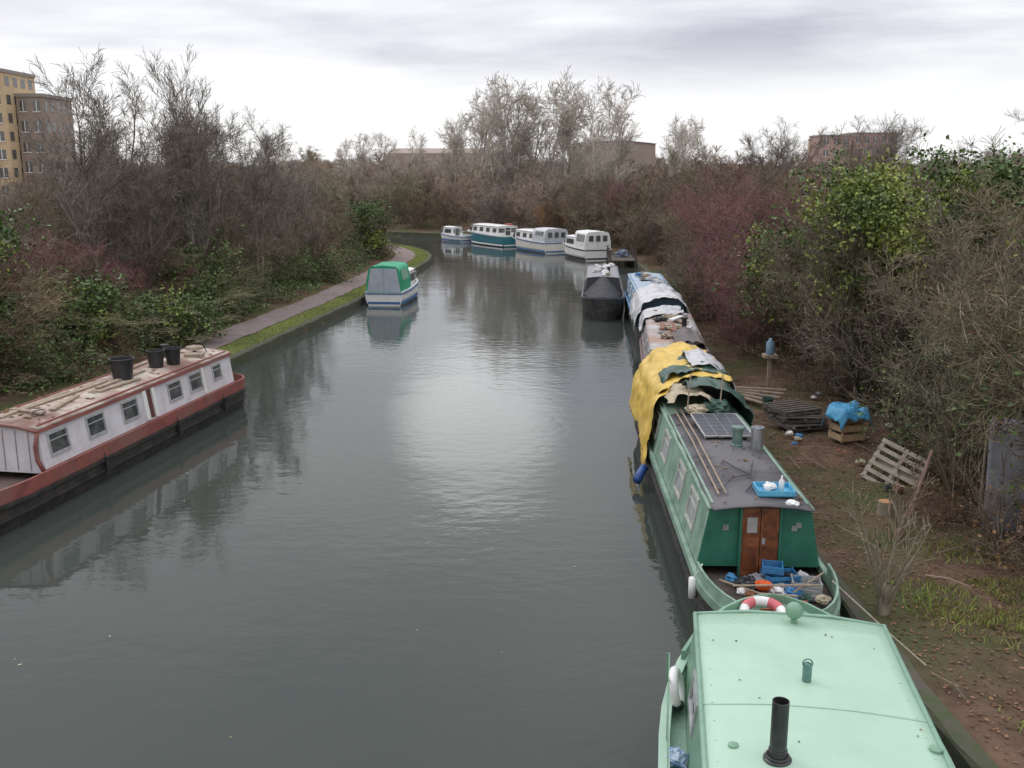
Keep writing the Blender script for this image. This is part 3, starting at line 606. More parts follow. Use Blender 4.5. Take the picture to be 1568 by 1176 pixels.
def crate(mb,x,y,z,w_,d,h,a=0):
    M=Matrix.Translation((x,y,z))@Matrix.Rotation(a,4,'Z')
    for k in range(3):
        zz=h*(k+.5)/3
        for (cx,cy,sx,sy) in((0,-d/2,w_,.015),(0,d/2,w_,.015),(-w_/2,0,.015,d),(w_/2,0,.015,d)):
            p=M@Vector((cx,cy,zz)); mb.obox(p,sx,sy,h/4.2,(0,0,a))
    for sx in(-1,1):
        for sy in(-1,1): mb.obox(M@Vector((sx*w_/2,sy*d/2,h/2)),.03,.03,h,(0,0,a))
    mb.obox(M@Vector((0,0,.01)),w_,d,.012,(0,0,a))
mb=MB(); crate(mb,.25,1.75,.62,.5,.34,.28,.1); crate(mb,.12,1.75,.92,.3,.28,.12,-.2); obj('blue_crates',mb,m_blue,G)
mb=MB(); crate(mb,.58,1.45,.62,.42,.32,.3,-.15); obj('wire_rack',mb,m_frame,G)
mb=MB(); mb.rev((-.1,1.35,.78),[(.09,0),(.13,.05),(.13,.10),(.10,.10),(.06,.03)],16); obj('orange_bowl',mb,mat('orange_plastic',(.72,.12,.02),rough=.35),G)
for i,(x,y,r,m_) in enumerate([(-.28,1.65,.16,m_plblk),(-.1,1.75,.15,mat('grey_rag',(.3,.3,.32),rough=.9)),(.1,1.35,.12,m_white),(.35,1.3,.13,m_blue),(.62,1.85,.14,m_gyt),(-.5,1.85,.1,m_blue),(.75,1.1,.1,m_tan),(.02,1.1,.12,m_plblk),(-.42,1.35,.08,m_white),(.2,1.5,.1,MC['grey_rag']),(-.3,1.2,.1,m_brn),(.5,1.15,.09,m_dgt),(.4,1.95,.13,m_plblk)]):
    crumpled(G,'deck_clutter',x,y,.74,r,m_,i*3.1)
mb=MB(); mb.tube([(-.7,1.75,.75),(-.2,1.1,.82),(.3,.85,.9)],.02,6); mb.tube([(-.6,1.2,.9),(.7,1.15,.95)],.018,6); mb.tube([(.3,1.1,.85),(.9,1.6,.98)],.015,6); obj('boat_hook',mb,m_wood,G)
mb=MB(); mb.obox((0,.72,.80),.9,.28,.04,(0,0,.05)); obj('deck_plank',mb,m_brn,G)
mb=MB(); mb.tube([(-1.12,1.75,.45),(-1.12,1.75,.78)],.07,10); mb.tube([(-1.1,1.75,.78),(-.98,1.75,1.02)],.012,5); obj('white_fender',mb,m_white,G,smooth=True)
mb=MB(); mb.tube([(-1.40,8.5,.2),(-1.30,8.7,.32),(-1.2,8.85,.42)],.10,12); obj('blue_fender',mb,mat('blue_fender_vinyl',(.03,.09,.30),rough=.4),G,smooth=True)
mb=MB(); mb.tube([(.9,1.2,1.0),(1.5,.2,.6),(1.8,-.3,.42)],.013,5); obj('mooring_rope',mb,m_rope,G)
# --- mint boat
M_=empty('mint_green_cabin_boat',(1.89,1.5,0),-math.atan(.155))
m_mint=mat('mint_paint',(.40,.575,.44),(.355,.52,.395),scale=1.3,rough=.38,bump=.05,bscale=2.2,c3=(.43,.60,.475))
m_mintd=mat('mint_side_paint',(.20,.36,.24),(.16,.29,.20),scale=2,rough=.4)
ys,hw=outline(11.3,3.0,1.6,.5,3.2,.55)
sh2=lambda y:.22*max(0,(y-8)/3.3)**1.5
hull(M_,'hull',ys,hw,.3,.95,mat('mint_hull_paint',(.26,.44,.32),(.2,.35,.25),scale=2.5,rough=.45),deck=.86,mdeck=mat('mint_deck',(.31,.47,.37),(.22,.35,.28),scale=3,rough=.6,bump=.2))
band(M_,'toe_rail',ys,hw,.94,1.02,-.09,.03,m_mint,sheer=sh2)
band(M_,'bow_bulwark',ys,hw,1.02,1.14,-.06,-.01,m_mintd,y0=9.5,sheer=sh2)
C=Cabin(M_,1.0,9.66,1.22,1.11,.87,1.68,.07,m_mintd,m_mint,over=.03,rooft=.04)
mb=MB()
for sg in(-1,1): mb.tube([(sg*1.12,.98,1.735),(sg*1.12,9.70,1.735)],.028,8)
mb.tube([(-1.12,9.70,1.735),(-.5,9.72,1.80),(.5,9.72,1.80),(1.12,9.70,1.735)],.022,8); obj('roof_moulding',mb,mat('mint_mould',(.27,.44,.33),(.22,.37,.28),rough=.4),M_,smooth=True)
mb=MB()
for y in(3.2,5.4,7.55): mb.grid(lambda u,v,y=y:((2*u-1)*1.1,y+.012*v,C.rz((2*u-1)*1.1)+.008),14,1)
obj('roof_seams',mb,mat('seam_green',(.33,.50,.38),rough=.5),M_)
mb=MB()
for x in np.linspace(-1.0,1.0,12): mb.rev((x,9.55,C.rz(x)),[(.012,0),(.01,.006)],8)
for sg in(-1,1):
    for y in np.arange(1.3,9.5,.35): mb.rev((sg*1.0,y,C.rz(1.0)),[(.012,0),(.01,.006)],8)
obj('roof_rivets',mb,m_mint,M_)
R=random.Random(3); mb=MB()
for i in range(12):
    x=R.uniform(-1,1);y=R.uniform(5.5,9.5); mb.obox((x,y,C.rz(x)+.01),R.uniform(.008,.018),R.uniform(.01,.025),.004,(0,0,R.uniform(0,3)))
obj('roof_specks',mb,m_dead,M_)
for y in(2.5,4.5,6.3,8.2):
    for sg in(-1,1): C.window(sg,y,1.38,.7,.3,m_frame,m_glass)
loc=lambda X,Y:( (X-1.89)*math.cos(math.atan(.155))-(Y-1.5)*math.sin(math.atan(.155)), (X-1.89)*math.sin(math.atan(.155))+(Y-1.5)*math.cos(math.atan(.155)))
x,y=loc(2.45,8.1); z=C.rz(x)
mb=MB(); mb.rev((x,y,z-.01),[(.13,0),(.13,.02),(.085,.05),(.078,.08),(.078,.60),(.070,.60),(.070,.45)],22); obj('flue_pipe',mb,m_plblk,M_,smooth=False)
mb=MB(); mb.torus((x,y,z+.035),.10,.014,n=20); mb.torus((x,y,z+.1),.08,.008,n=20); obj('flue_collar',mb,m_plblk,M_,smooth=True)
x,y=loc(3.38,11.0-.12); z=C.rz(x)
mb=MB(); mb.rev((x,y,z-.01),[(.045,0),(.035,.03),(.03,.08)]+[(.105*math.sin(a),.16-.105*math.cos(a)) for a in np.linspace(.35,math.pi-.01,12)],20); obj('ball_vent',mb,m_mintd,M_,smooth=True)
x,y=loc(3.13,9.5); z=C.rz(x)
mb=MB(); mb.rev((x,y,z),[(.045,0),(.05,.02),(.05,.16),(.04,.19),(.04,.2)],16); mb.torus((x,y,z+.2),.05,.008,(math.pi/2,0,0),n=16); obj('jar_lantern',mb,mat('green_glass_jar',(.08,.2,.15),(.15,.25,.25),scale=20,rough=.1),M_,smooth=True)
x,y=loc(2.1,8.35); mb=MB(); mb.rev((x,y,C.rz(x)),[(.05,0),(.05,.02),(.02,.04)],12); x,y=loc(4.0,8.3); mb.rev((x,y,C.rz(x)),[(.06,0),(.06,.03),(.02,.05)],12); obj('roof_fittings',mb,m_mintd,M_)
mb=MB(); mb.torus((-1.33,8.9,1.15),.2,.055,(1.35,0,1.45),n=24,m=10); obj('lifebuoy',mb,m_white,M_,smooth=True)
mb=MB(); mb.torus((-1.33,8.9,1.15),.2,.06,(1.35,0,1.45),n=5,m=10,a0=3.6,a1=4.6); obj('lifebuoy_band',mb,m_plblk,M_,smooth=True)
crumpled(M_,'plastic_bag',-1.36,7.75,.97,.13,mat('blue_white_plastic',(.45,.55,.65),(.1,.2,.4),scale=9,rough=.3),4,.6)
mb=MB(); mb.rev((-1.38,9.45,.9),[(.03,0),(.03,.1),(.06,.12),(.06,.15)],10); obj('mooring_bollard',mb,m_mintd,M_)
mb=MB()
for yy in(6.6,8.0,9.4): mb.rev((-1.44,yy,.95),[(.012,0),(.012,.38)],6)
mb.tube([(-1.44,6.6,1.33),(-1.44,8,1.33),(-1.42,9.4,1.33)],.01,5); obj('side_rail',mb,m_mintd,M_)
mb=MB(); mb.torus((-.15,10.95,1.22),.26,.07,(.25,0,.2),n=28,m=10); obj('bow_lifebuoy',mb,m_white,M_,smooth=True)
for a in(.3,1.87,3.44,5.0):
    mb=MB(); mb.torus((-.15,10.95,1.22),.26,.074,(.25,0,.2),n=5,m=10,a0=a,a1=a+.75); obj('lifebuoy_band',mb,mat('faded_red',(.60,.12,.14),(.5,.14,.15),rough=.5),M_,smooth=True)
# --- covered narrowboat (2)
K=empty('cluttered_grey_narrowboat',(4.98,28.3,0),-math.atan(.11))
ys,hw=outline(10.2,2.1,1.2,.45,2.2,.7)
hull(K,'hull',ys,hw,.3,.8,m_black,deck=.7,mdeck=m_wood); band(K,'gunwale',ys,hw,.74,.86,-.05,.02,mat('brown_paint',(.22,.15,.13),rough=.6))
m_mau=mat('faded_mauve_paint',(.42,.36,.36),(.28,.23,.23),scale=2,rough=.6)
C=Cabin(K,1.2,9.0,.98,.85,.84,1.68,.07,m_mau,mat('worn_white_roof',(.50,.49,.48),(.30,.27,.25),scale=2.5,rough=.8,c3=(.36,.25,.2)),over=.03)
for y in(2.2,4.0,5.8,7.4):
    for sg in(-1,1): C.window(sg,y,1.3,.6,.38,m_frame,m_glass)
cloth(K,'white_sheet',[(-1.05,1.2),(-.9,1.75),(-.2,1.95),(.5,1.9)],7.4,9.6,m_gyt,.1,1.6,seed=31,rag=.2)
cloth(K,'brown_tarpaulin',[(-.1,1.85),(.3,1.98),(.7,1.9),(1.05,1.3)],1.2,3.8,mat('brown_tarp',(.15,.12,.11),(.09,.08,.08),rough=.6),.12,1.6,seed=32,rag=.2)
R=random.Random(5)
for i in range(26):
    x=R.uniform(-.5,.6);y=R.uniform(1.5,8.5)
    if i%2: crumpled(K,'roof_sacks',x,y,1.85,R.uniform(.10,.22),R.choice([m_tan,m_wood,m_gyt,m_plblk,m_white]),i*1.7,.6)
    else:
        mb=MB(); mb.obox((x,y,1.86+i*.004),R.uniform(.12,.35),R.uniform(.6,1.5),.06,(0,R.uniform(-.1,.1),R.uniform(-.5,.5))); obj('roof_timber',mb,R.choice([m_wood,m_brn,m_tan,m_white]),K)
mb=MB(); mb.rev((.3,3.9,1.8),[(.08,0),(.08,.5),(.12,.5),(.12,.55)],12); obj('chimney',mb,m_plblk,K)
# --- blue narrowboat (3)
U=empty('blue_narrowboat',(6.12,38.8,0),-math.atan(.065))
m_blu=mat('light_blue_paint',(.17,.33,.48),(.13,.25,.38),scale=2,rough=.5)
ys,hw=outline(14.4,2.1,1.6,.5,2.5,.7)
hull(U,'hull',ys,hw,.3,.8,m_black,deck=.7,mdeck=m_wood); band(U,'gunwale',ys,hw,.74,.88,-.05,.02,m_blu)
C=Cabin(U,1.6,12.6,.98,.85,.84,1.75,.08,m_blu,mat('pale_blue_roof',(.42,.50,.56),(.3,.38,.45),scale=2,rough=.6),over=.03)
for y in(3,4.8,6.8,8.8,10.8):
    for sg in(-1,1): C.window(sg,y,1.36,.7,.42,m_white,m_glass)
C.rails(m_blu)
cloth(U,'white_tarpaulin',[(-1.10,.8),(-1.05,1.3),(-.85,1.85),(-.2,2.1),(.5,2.05),(.9,1.7),(1.05,1.1)],.3,4.9,mat('white_tarp',(.62,.62,.63),(.46,.46,.47),scale=2,rough=.5,bump=.2),.15,1.3,nu=46,nv=50,seed=41,rag=.2)
for i in range(9): crumpled(U,'roof_bags',R.uniform(-.5,.5),R.uniform(5.2,12),1.95,R.uniform(.14,.25),R.choice([m_blue,m_white,m_gyt,m_wood]),i*2.3,.6)
mb=MB(); mb.obox((0,9.2,1.92),.9,1.3,.03); obj('solar_panel',mb,MC['solar_cell'],U)
# --- black boat
K2=empty('black_covered_narrowboat',(4.36,46.6,0),-math.atan(.085))
ys,hw=outline(10.5,2.08,1.6,.5,1.4,.5)
sh3=lambda y:.18*max(0,1-y/2.5)**1.5
hull(K2,'hull',ys,hw,.35,.95,m_black,deck=.85,mdeck=m_black,sheer=sh3); band(K2,'gunwale',ys,hw,.90,1.0,-.05,.03,mat('grey_gunwale',(.12,.12,.13),rough=.5),sheer=sh3)
C=Cabin(K2,3.2,9.4,.94,.82,.9,1.72,.07,mat('dark_grey_paint',(.06,.06,.065),rough=.5),mat('grey_roof',(.30,.30,.32),(.2,.2,.21),rough=.6),over=.03)
for y in(4.2,6,7.8):
    for sg in(-1,1): C.window(sg,y,1.36,.7,.4,m_frame,m_glass)
mb=MB(); mb.grid(lambda u,v:((2*u-1)*(.55+.42*v)*(1 if 0<u<1 else 1.02),.7+2.55*v,.95+(.15+.75*v)*(1-abs(2*u-1)**1.6)+.04*mn.noise(Vector((u*5,v*6,0)))),24,20); obj('cratch_cover',mb,mat('black_canvas',(.025,.026,.03),(.045,.045,.05),rough=.7),K2,smooth=True)
for i in range(9): crumpled(K2,'roof_items',R.uniform(-.5,.5),R.uniform(3.6,9),1.88,R.uniform(.12,.24),R.choice([m_plblk,m_white,m_gyt,m_wood]),i*2.9,.7)
mb=MB(); mb.rev((.3,5,1.8),[(.07,0),(.07,.3),(.1,.3),(.1,.35)],12); obj('chimney',mb,m_plblk,K2)
# --- cruisers
def cruiser(name,pos,rz,L,W,mh,mstripe,mcab,mtop,canopy=None,mback=None,full=False,hz=.85,cab=(.36,.74),backwin=False):
    E=empty(name,(pos[0],pos[1],0),rz)
    def hw(y):
        t=y/L; return max(.03,W/2*(.9+.1*min(1,t*4))*(1 if t<.5 else max(0,1-((t-.5)/.5)**2.3)))
    ys=[L*i/26 for i in range(27)]; she=lambda y:.30*(y/L)**2
    hull(E,'hull',ys,hw,.35,hz,mh,bot=.84,deck=hz-.04,mdeck=mtop,sheer=she)
    band(E,'rubbing_strip',ys,hw,hz-.08,hz-.01,-.02,.035,mstripe,sheer=she); band(E,'waterline_stripe',ys,hw,.10,.24,-.09,-.035,mstripe)
    mb=MB(); mb.box(-hw(0)*.86,hw(0)*.86,-.02,-.003,.10,.22); mb.box(-hw(0)*.97,hw(0)*.97,-.03,-.003,hz-.10,hz-.03); obj('transom_stripe',mb,mstripe,E)
    band(E,'toe_rail',ys,hw,hz,hz+.05,-.08,.0,mtop,sheer=she)
    c0=L*cab[0]; c1=L*cab[1]; wb=W/2-.25
    C=Cabin(E,c0,c1,wb,wb-.14,hz-.02,hz+.78,.08,mcab,mtop,over=.05)
    for y in np.linspace(c0+.6,c1-.6,max(3,int((c1-c0)/1.05))):
        for sg in(-1,1): C.window(sg,y,hz+.45,.62,.32,m_plblk,m_glass,fr=.03)
    g=MB(); g.box(-wb+.2,-.35,c0-.02,c0-.005,hz+.25,hz+.65); g.box(.35,wb-.2,c0-.02,c0-.005,hz+.25,hz+.65); g.box(-.27,.27,c0-.02,c0-.005,hz+.0,hz+.7); obj('aft_windows',g,m_glass,E)
    mb=MB(); mb.add([(-wb+.1,c1+.02,hz+.75),(wb-.1,c1+.02,hz+.75),(wb-.16,c1+.75,hz+.2),(-wb+.16,c1+.75,hz+.2),(-wb+.1,c1,hz-.02),(wb-.1,c1,hz-.02)],[(0,1,2,3),(0,3,4),(1,5,2),(3,2,5,4)]); obj('windscreen',mb,m_glass,E)
    mb=MB(); mb.box(-wb+.18,wb-.18,c1+.5,L*.9,hz,hz+.22); obj('foredeck_trunk',mb,mtop,E,bevel=.06)
    mb=MB()
    for sg in(-1,1):
        pts=[(sg*(hw(y)-.06),y,hz+she(y)+.45) for y in np.linspace(c1,L*.97,6)]; mb.tube(pts,.018,6)
        for p in pts[::2]: mb.tube([p,(p[0],p[1],p[2]-.45)],.014,5)
    if canopy is None:
        mb.tube([(-W*.42,.1,hz+.5),(W*.42,.1,hz+.5)],.018,6)
        for x in(-.42,0,.42): mb.tube([(x*W,.1,hz),(x*W,.1,hz+.5)],.014,5)
    obj('bow_rail',mb,m_metal,E)
    if canopy is not None:
        w0=W/2*.9-.04; w1=w0-.17; zt=hz+1.38 if full else hz+1.15
        def fn(u,v):
            pts=[(-w0,hz),(-w0+.02,hz+.6),(-w1,zt-.10),(-w1*.82,zt),(0,zt+.05),(w1*.82,zt),(w1,zt-.10),(w0-.02,hz+.6),(w0,hz)]
            t=u*8; i=min(7,int(t)); q=t-i; x=pts[i][0]*(1-q)+pts[i+1][0]*q; z=pts[i][1]*(1-q)+pts[i+1][1]*q
            sag=.035*math.sin(v*math.pi*3)**2
            return (x,.06+(c0+.15)*v,z-sag*(1 if z>hz+.8 else 0)+.012*mn.noise(Vector((x*3,v*9,z*3))))
        mb=MB(); mb.grid(fn,32,18); obj('canopy',mb,canopy,E,smooth=True)
        mb=MB(); mb.add([(-w0,.05,hz),(-w0+.02,.05,hz+.6),(-w1,.05,zt-.10),(-w1*.82,.05,zt),(0,.05,zt+.05),(w1*.82,.05,zt),(w1,.05,zt-.10),(w0-.02,.05,hz+.6),(w0,.05,hz)],[tuple(range(9))]); obj('canopy_back_edge',mb,canopy,E)
        mb=MB(); mb.grid(lambda u,v:((2*u-1)*((w0-.06)*(1-v)+(w1-.10)*v),.035-.015*mn.noise(Vector((u*4,v*4,0))),hz+.03+(zt-hz-.14)*v),12,12); obj('canopy_back_panel',mb,mback or canopy,E,smooth=True)
        mb=MB(); mb.box(-.012,.012,.0,.018,hz+.02,zt-.1); obj('canopy_zip',mb,m_frame,E)
        if backwin:
            mb=MB()
            for xc in(-.62,0,.62): mb.box(xc*w1-.19,xc*w1+.19,-.005,.012,zt-.72,zt-.28)
            obj('canopy_back_windows',mb,m_glass,E)
        for sg in(-1,1):
            mb=MB(); mb.add([(sg*(w0+.012),c0*.15,hz+.62),(sg*(w0+.012),c0*.85,hz+.62),(sg*(w1+.06),c0*.85,zt-.22),(sg*(w1+.06),c0*.15,zt-.22)],[(0,1,2,3)]); obj('canopy_window',mb,m_glass if backwin else mat('canopy_vinyl',(.25,.42,.33),(.08,.3,.18),rough=.3),E)
    return E
m_gcan=mat('green_canvas',(.03,.36,.19),(.025,.27,.145),scale=2,rough=.6)
m_pblue=mat('blue_trim',(.05,.16,.36),rough=.4)
cruiser('green_canopy_cruiser',(-6.85,52.2),-.09,6.6,2.25,m_white,m_pblue,m_white,m_white,m_gcan,mat('grey_canvas',(.44,.48,.53),(.36,.40,.45),scale=2,rough=.7),True,.72)
m_teal=mat('teal_hull',(.03,.18,.22),(.02,.13,.17),rough=.4)
e=cruiser('teal_hulled_cruiser',(.2,93.6),.52,8.6,2.9,m_teal,m_white,m_white,m_white,None,None,False,1.05,cab=(.14,.74))
mb=MB(); mb.box(.3,.75,1.5,2.3,1.93,2.1); obj('red_roof_box',mb,m_red,e,bevel=.03)
cruiser('cream_cruiser',(3.9,86.2),.46,7.6,2.8,mat('cream_hull',(.74,.71,.64),(.62,.59,.53),rough=.4),m_pblue,m_white,m_white,mat('pale_canvas',(.60,.61,.62),rough=.7),mat('pale_canvas2',(.5,.52,.55),rough=.7),False,.95,cab=(.28,.78),backwin=True)
cruiser('white_cruiser',(6.9,79.0),.30,6.6,2.6,m_white,m_plblk,m_white,m_white,m_white,m_white,True,.9,backwin=True)
cruiser('small_white_cruiser',(-4.6,100.0),.7,4.2,1.9,m_white,m_pblue,m_white,m_white,None,None,False,.6)
J=empty('timber_jetty',(8.0,73.2,0),-.05)
m_dw=mat('dark_wood',(.09,.075,.065),(.14,.12,.10),scale=4,rough=.9)
mb=MB()
for i in range(16): mb.box(-.7,1.3,i*.32,i*.32+.28,.5,.55)
for y in(.1,2.4,4.8):
    for x in(-.68,1.2): mb.rev((x,y,-.6),[(.08,0),(.08,1.9)],8)
mb.box(-.72,-.66,0,5,1.15,1.22); mb.box(-.72,-.66,0,5,.38,.49)
obj('jetty_frame',mb,m_dw,J)
crumpled(J,'tarpaulin_heap',.4,3.2,.7,.5,mat('slate_tarp',(.15,.18,.24),rough=.6),4,.8)
# ---------------------------------------------------------------- right bank things
def pallet(name,loc_,rot,m):
    E=bpy.data.objects.new(name,None); E.location=loc_; E.rotation_euler=rot; link(E)
    mb=MB()
    for i in range(6): mb.box(-.6,.6,-.5+i*.182,-.41+i*.182,.11,.13)
    for x in(-.55,0,.55): mb.box(x-.045,x+.045,-.5,.5,.022,.108)
    for y in(-.48,-.04,.4): mb.box(-.6,.6,y,y+.09,0,.02)
    obj('slats',mb,m,E); return E
m_pal=mat('pallet_wood',(.40,.35,.29),(.27,.23,.18),scale=6,rough=.85)
pallet('wooden_pallet',(8.45,20.6,.66),(1.05,.25,-.9),m_pal)
pallet('wooden_pallet',(7.6,25.2,.5),(.05,.02,.3),m_dw); pallet('wooden_pallet',(7.62,25.3,.66),(.0,.03,.1),m_dw); pallet('wooden_pallet',(7.5,25.5,.82),(.03,0,.4),m_dw)
E=empty('crate_with_blue_tarpaulin',(8.45,23.9,.45),.3); E.scale=(.8,.8,.88)
mb=MB()
for k in range(3):
    for s_ in(-1,1): mb.box(-.42,.42,s_*.35-.015,s_*.35+.015,.05+k*.27,.23+k*.27); mb.box(s_*.42-.015,s_*.42+.015,-.33,.33,.05+k*.27,.23+k*.27)
for a in(-1,1):
    for b in(-1,1): mb.box(a*.37-.03,a*.37+.03,b*.3-.03,b*.3+.03,0,.9)
obj('crate',mb,mat('new_timber',(.5,.36,.22),(.38,.27,.16),scale=5,rough=.8),E)
mb=MB()
def bt(u,v):
    x=(2*u-1)*.66;y=(2*v-1)*.58; e=max(0,abs(x)-.43)+max(0,abs(y)-.36); return (x*(1-.2*e),y*(1-.2*e),.96-e*1.5+.16*mn.noise(Vector((x*3,y*3,2)))+.07*mn.noise(Vector((x*8,y*8,2)))+.06)
mb.grid(bt,30,30); obj('blue_tarpaulin',mb,mat('bright_blue_tarp',(.08,.34,.55),(.05,.25,.45),scale=4,rough=.5,bump=.3),E,smooth=True,solid=.006)
E=empty('grey_tarpaulin_shelter',(9.9,17.6,.45),-.35)
mb=MB(); mb.grid(lambda u,v:(-.95+1.9*u,-.25*math.sin(v*3.1)+.10*mn.noise(Vector((u*5,v*5,0)))-.5*(1-v),2.1*v+.05*mn.noise(Vector((u*4,0,1)))),24,18); 
mb.grid(lambda u,v:(-.95+1.9*u,1.4*v,2.1-.5*v+.06*mn.noise(Vector((u*5,v*5,4)))),20,12); obj('tarpaulin_sheet',mb,mat('slate_grey_tarp',(.25,.245,.26),(.17,.165,.175),scale=1.5,rough=.6),E,smooth=True,solid=.006)
mb=MB()
for x in(-.95,.95): mb.tube([(x,0,0),(x,0,2.1)],.03,6)
obj('shelter_poles',mb,m_wood,E)
s,t=grow(300,9,[dict(L=1.5,n=5,c=4,wob=.08,up=.06,s0=.3),dict(L=.7,n=4,c=3,ang=.5,wob=.1,up=.06),dict(L=.35,n=2,ang=.5,wob=.1,up=.03)],base_spread=.5,base_r=.12,trunk_r=.028,minr=.005)
m_cop=mat('coppice_bark',(.30,.26,.19),(.2,.17,.12),scale=3,rough=.9,island=.2)
stump=np.array([[0,0,-.1,.02,0,.25,.13,.12,0],[.02,0,.25,-.06,.02,.55,.11,.07,0],[.02,0,.2,.15,.05,.6,.08,.06,0]])
s[:,[2,5]]+=.3; me=template('coppiced_willow_mesh',np.concatenate([s,stump]),m_cop); inst('coppiced_willow',me,5.75,14.1,.95,z=.42)
me=template('sapling_mesh',s[:int(len(s)*.5)],m_bark); inst('bare_sapling',me,7.0,17.0,.9,z=.3); inst('bare_sapling',me,8.6,16.2,1.1,z=.3); inst('bare_sapling',me,8.9,18.6,1.2,z=.3)
mb=MB(); mb.tube([(7.1,17.0,.45),(7.6,17.6,1.0),(8.2,18.4,1.75)],.05,8,.035); obj('leaning_log',mb,mat('reddish_log',(.24,.14,.11),(.16,.10,.08),scale=5,rough=.9,bump=.4),None,smooth=True)
mb=MB(); mb.rev((7.45,18.6,.35),[(.17,0),(.15,.1),(.14,.30)],12); o=obj('tree_stump',mb,m_cop); 
mb=MB(); mb.rev((7.45,18.6,.652),[(.13,0),(.13,.006)],12); obj('cut_face',mb,mat('cut_wood',(.5,.27,.12),(.42,.22,.1),scale=20,rough=.8),o)
E=empty('blue_tarpaulin_heap',(6.05,9.05,.4),.15)
mb=MB(); mb.grid(lambda u,v:((2*u-1)*.7,(2*v-1)*.45,.32*(1-abs(2*u-1)**4)*(1-abs(2*v-1)**4)+.05*mn.noise(Vector((u*6,v*6,0)))),24,20); obj('tarpaulin',mb,mat('royal_blue_tarp',(.03,.06,.30),(.03,.05,.22),rough=.4),E,smooth=True)
mb=MB()
R2=random.Random(9)
for i in range(70):
    x=R2.uniform(5.8,9.5);y=R2.uniform(10,27);a=R2.uniform(0,3.14);l=R2.uniform(.3,1.1)
    mb.tube([(x,y,.46),(x+math.cos(a)*l*.5,y+math.sin(a)*l*.5,.48+R2.uniform(0,.06)),(x+math.cos(a)*l,y+math.sin(a)*l,.48+R2.uniform(0,.08))],R2.uniform(.005,.015),5)
obj('fallen_sticks',mb,m_bark)
litter=empty('bankside_litter')
for i in range(30):
    x=R2.uniform(6.9,10.8);y=R2.uniform(19,29)
    crumpled(litter,'scrap',x,y,.5,R2.uniform(.04,.12),R2.choice([m_white,m_blue,m_plblk,m_gyt,m_tan,m_brn]),i*1.3,.6)
bucket(litter,7.3,27.2,.45,.16,.32,m_dgt); bucket(litter,9.1,22.6,.5,.15,.3,m_plblk)
mb=MB()
for i in range(5): mb.obox((7.0+.1*i,27.9+.15*i,.55+.05*i),.12,1.5,.04,(0,.05,.5+.2*i))
obj('scrap_planks',mb,m_wood,litter)
mb=MB(); mb.rev((7.9,29.5,1.6),[(.12,0),(.13,.05),(.13,.36),(.05,.45),(.04,.5)],14); o=obj('blue_water_bottle',mb,mat('water_bottle_plastic',(.15,.25,.34),(.2,.32,.42),rough=.2),None,smooth=True)
mb=MB(); mb.box(7.7,8.1,29.3,29.7,1.5,1.6); mb.box(7.85,7.95,29.45,29.55,.4,1.5); obj('wooden_stand',mb,m_wood)
scatter_pts=np.array([(R2.uniform(-8,3),R2.uniform(11,60),.006) for _ in range(90)])
V,Fq=leaves(scatter_pts,1,.001,.03,np.random.default_rng(2),.01); V[:,2]=.006; 
link(bpy.data.objects.new('floating_leaves',npmesh('floating_leaves',V,Fq,[mat('pale_leaf',(.5,.46,.36),(.3,.22,.12),scale=1,rough=.8)])))
# ---------------------------------------------------------------- buildings
def building(name,x,y,w_,d,h,floors,bays,mw,rz=0,parapet=.5,z0=0):
    E=empty(name,(x,y,z0),rz)
    mb=MB(); mb.box(0,w_,0,d,0,h); obj('walls',mb,mw,E)
    mb=MB(); mb.box(-.15,w_+.15,-.15,d+.15,h,h+parapet); obj('parapet',mb,mat('parapet_stone',(.32,.29,.26),rough=.8),E)
    g=MB();f=MB(); fh=h/floors; bw=w_/bays
    for i in range(floors):
        for j in range(bays):
            xa=j*bw+bw*.25; xb=j*bw+bw*.75; za=i*fh+fh*.3; zb=i*fh+fh*.82
            g.box(xa,xb,-.03,.02,za,zb); f.box(xa-.12,xb+.12,-.10,-.04,za-.15,za-.02); f.box((xa+xb)/2-.06,(xa+xb)/2+.06,-.07,-.035,za,zb)
    for i in range(floors):
        for j in range(max(1,int(d/bw))):
            ya=j*bw+bw*.25; g.box(w_-.02,w_+.03,ya,ya+bw*.5,i*fh+fh*.3,i*fh+fh*.82)
    obj('windows',g,m_glass,E); obj('window_sills',f,m_white,E); return E
m_tanb=mat('tan_brick',(.60,.46,.28),(.52,.39,.24),scale=1,rough=.9)
m_brnb=mat('brown_brick',(.33,.26,.21),(.28,.22,.18),scale=1,rough=.9)
m_redb=mat('red_brick',(.46,.31,.27),(.40,.27,.24),scale=1,rough=.9)
building('tan_brick_apartment_block',-104,150,29.2,10,21.2,8,12,m_tanb)
building('brown_brick_apartment_block',-74.6,153,4.0,10,17.9,6,2,m_brnb)
building('red_brick_apartment_block',92,300,9,12,17.0,5,3,m_redb); building('red_brick_apartment_block',103,304,13,12,17.8,5,5,m_redb)
building('red_brick_apartment_block',97,318,22,12,16.6,5,8,m_tanb)
E=empty('brown_warehouse',(20,330,0),0)
mb=MB(); mb.box(0,27,0,25,0,15.6); obj('walls',mb,mat('warehouse_cladding',(.36,.28,.24),(.31,.25,.21),scale=.3,rough=.8),E)
mb=MB(); mb.grid(lambda u,v:(-.6+28.2*u,-.6+26*v,15.62+1.0*math.sin(u*math.pi)),20,2); mb.add([(27*i/20,-.05,15.6+1.0*math.sin(i/20*math.pi)) for i in range(21)]+[(27,-.05,15.5),(0,-.05,15.5)],[tuple(range(23))]); obj('curved_roof',mb,mat('warehouse_roof',(.38,.30,.26),rough=.7),E)
E=empty('low_brown_hall',(-42,340,0),0)
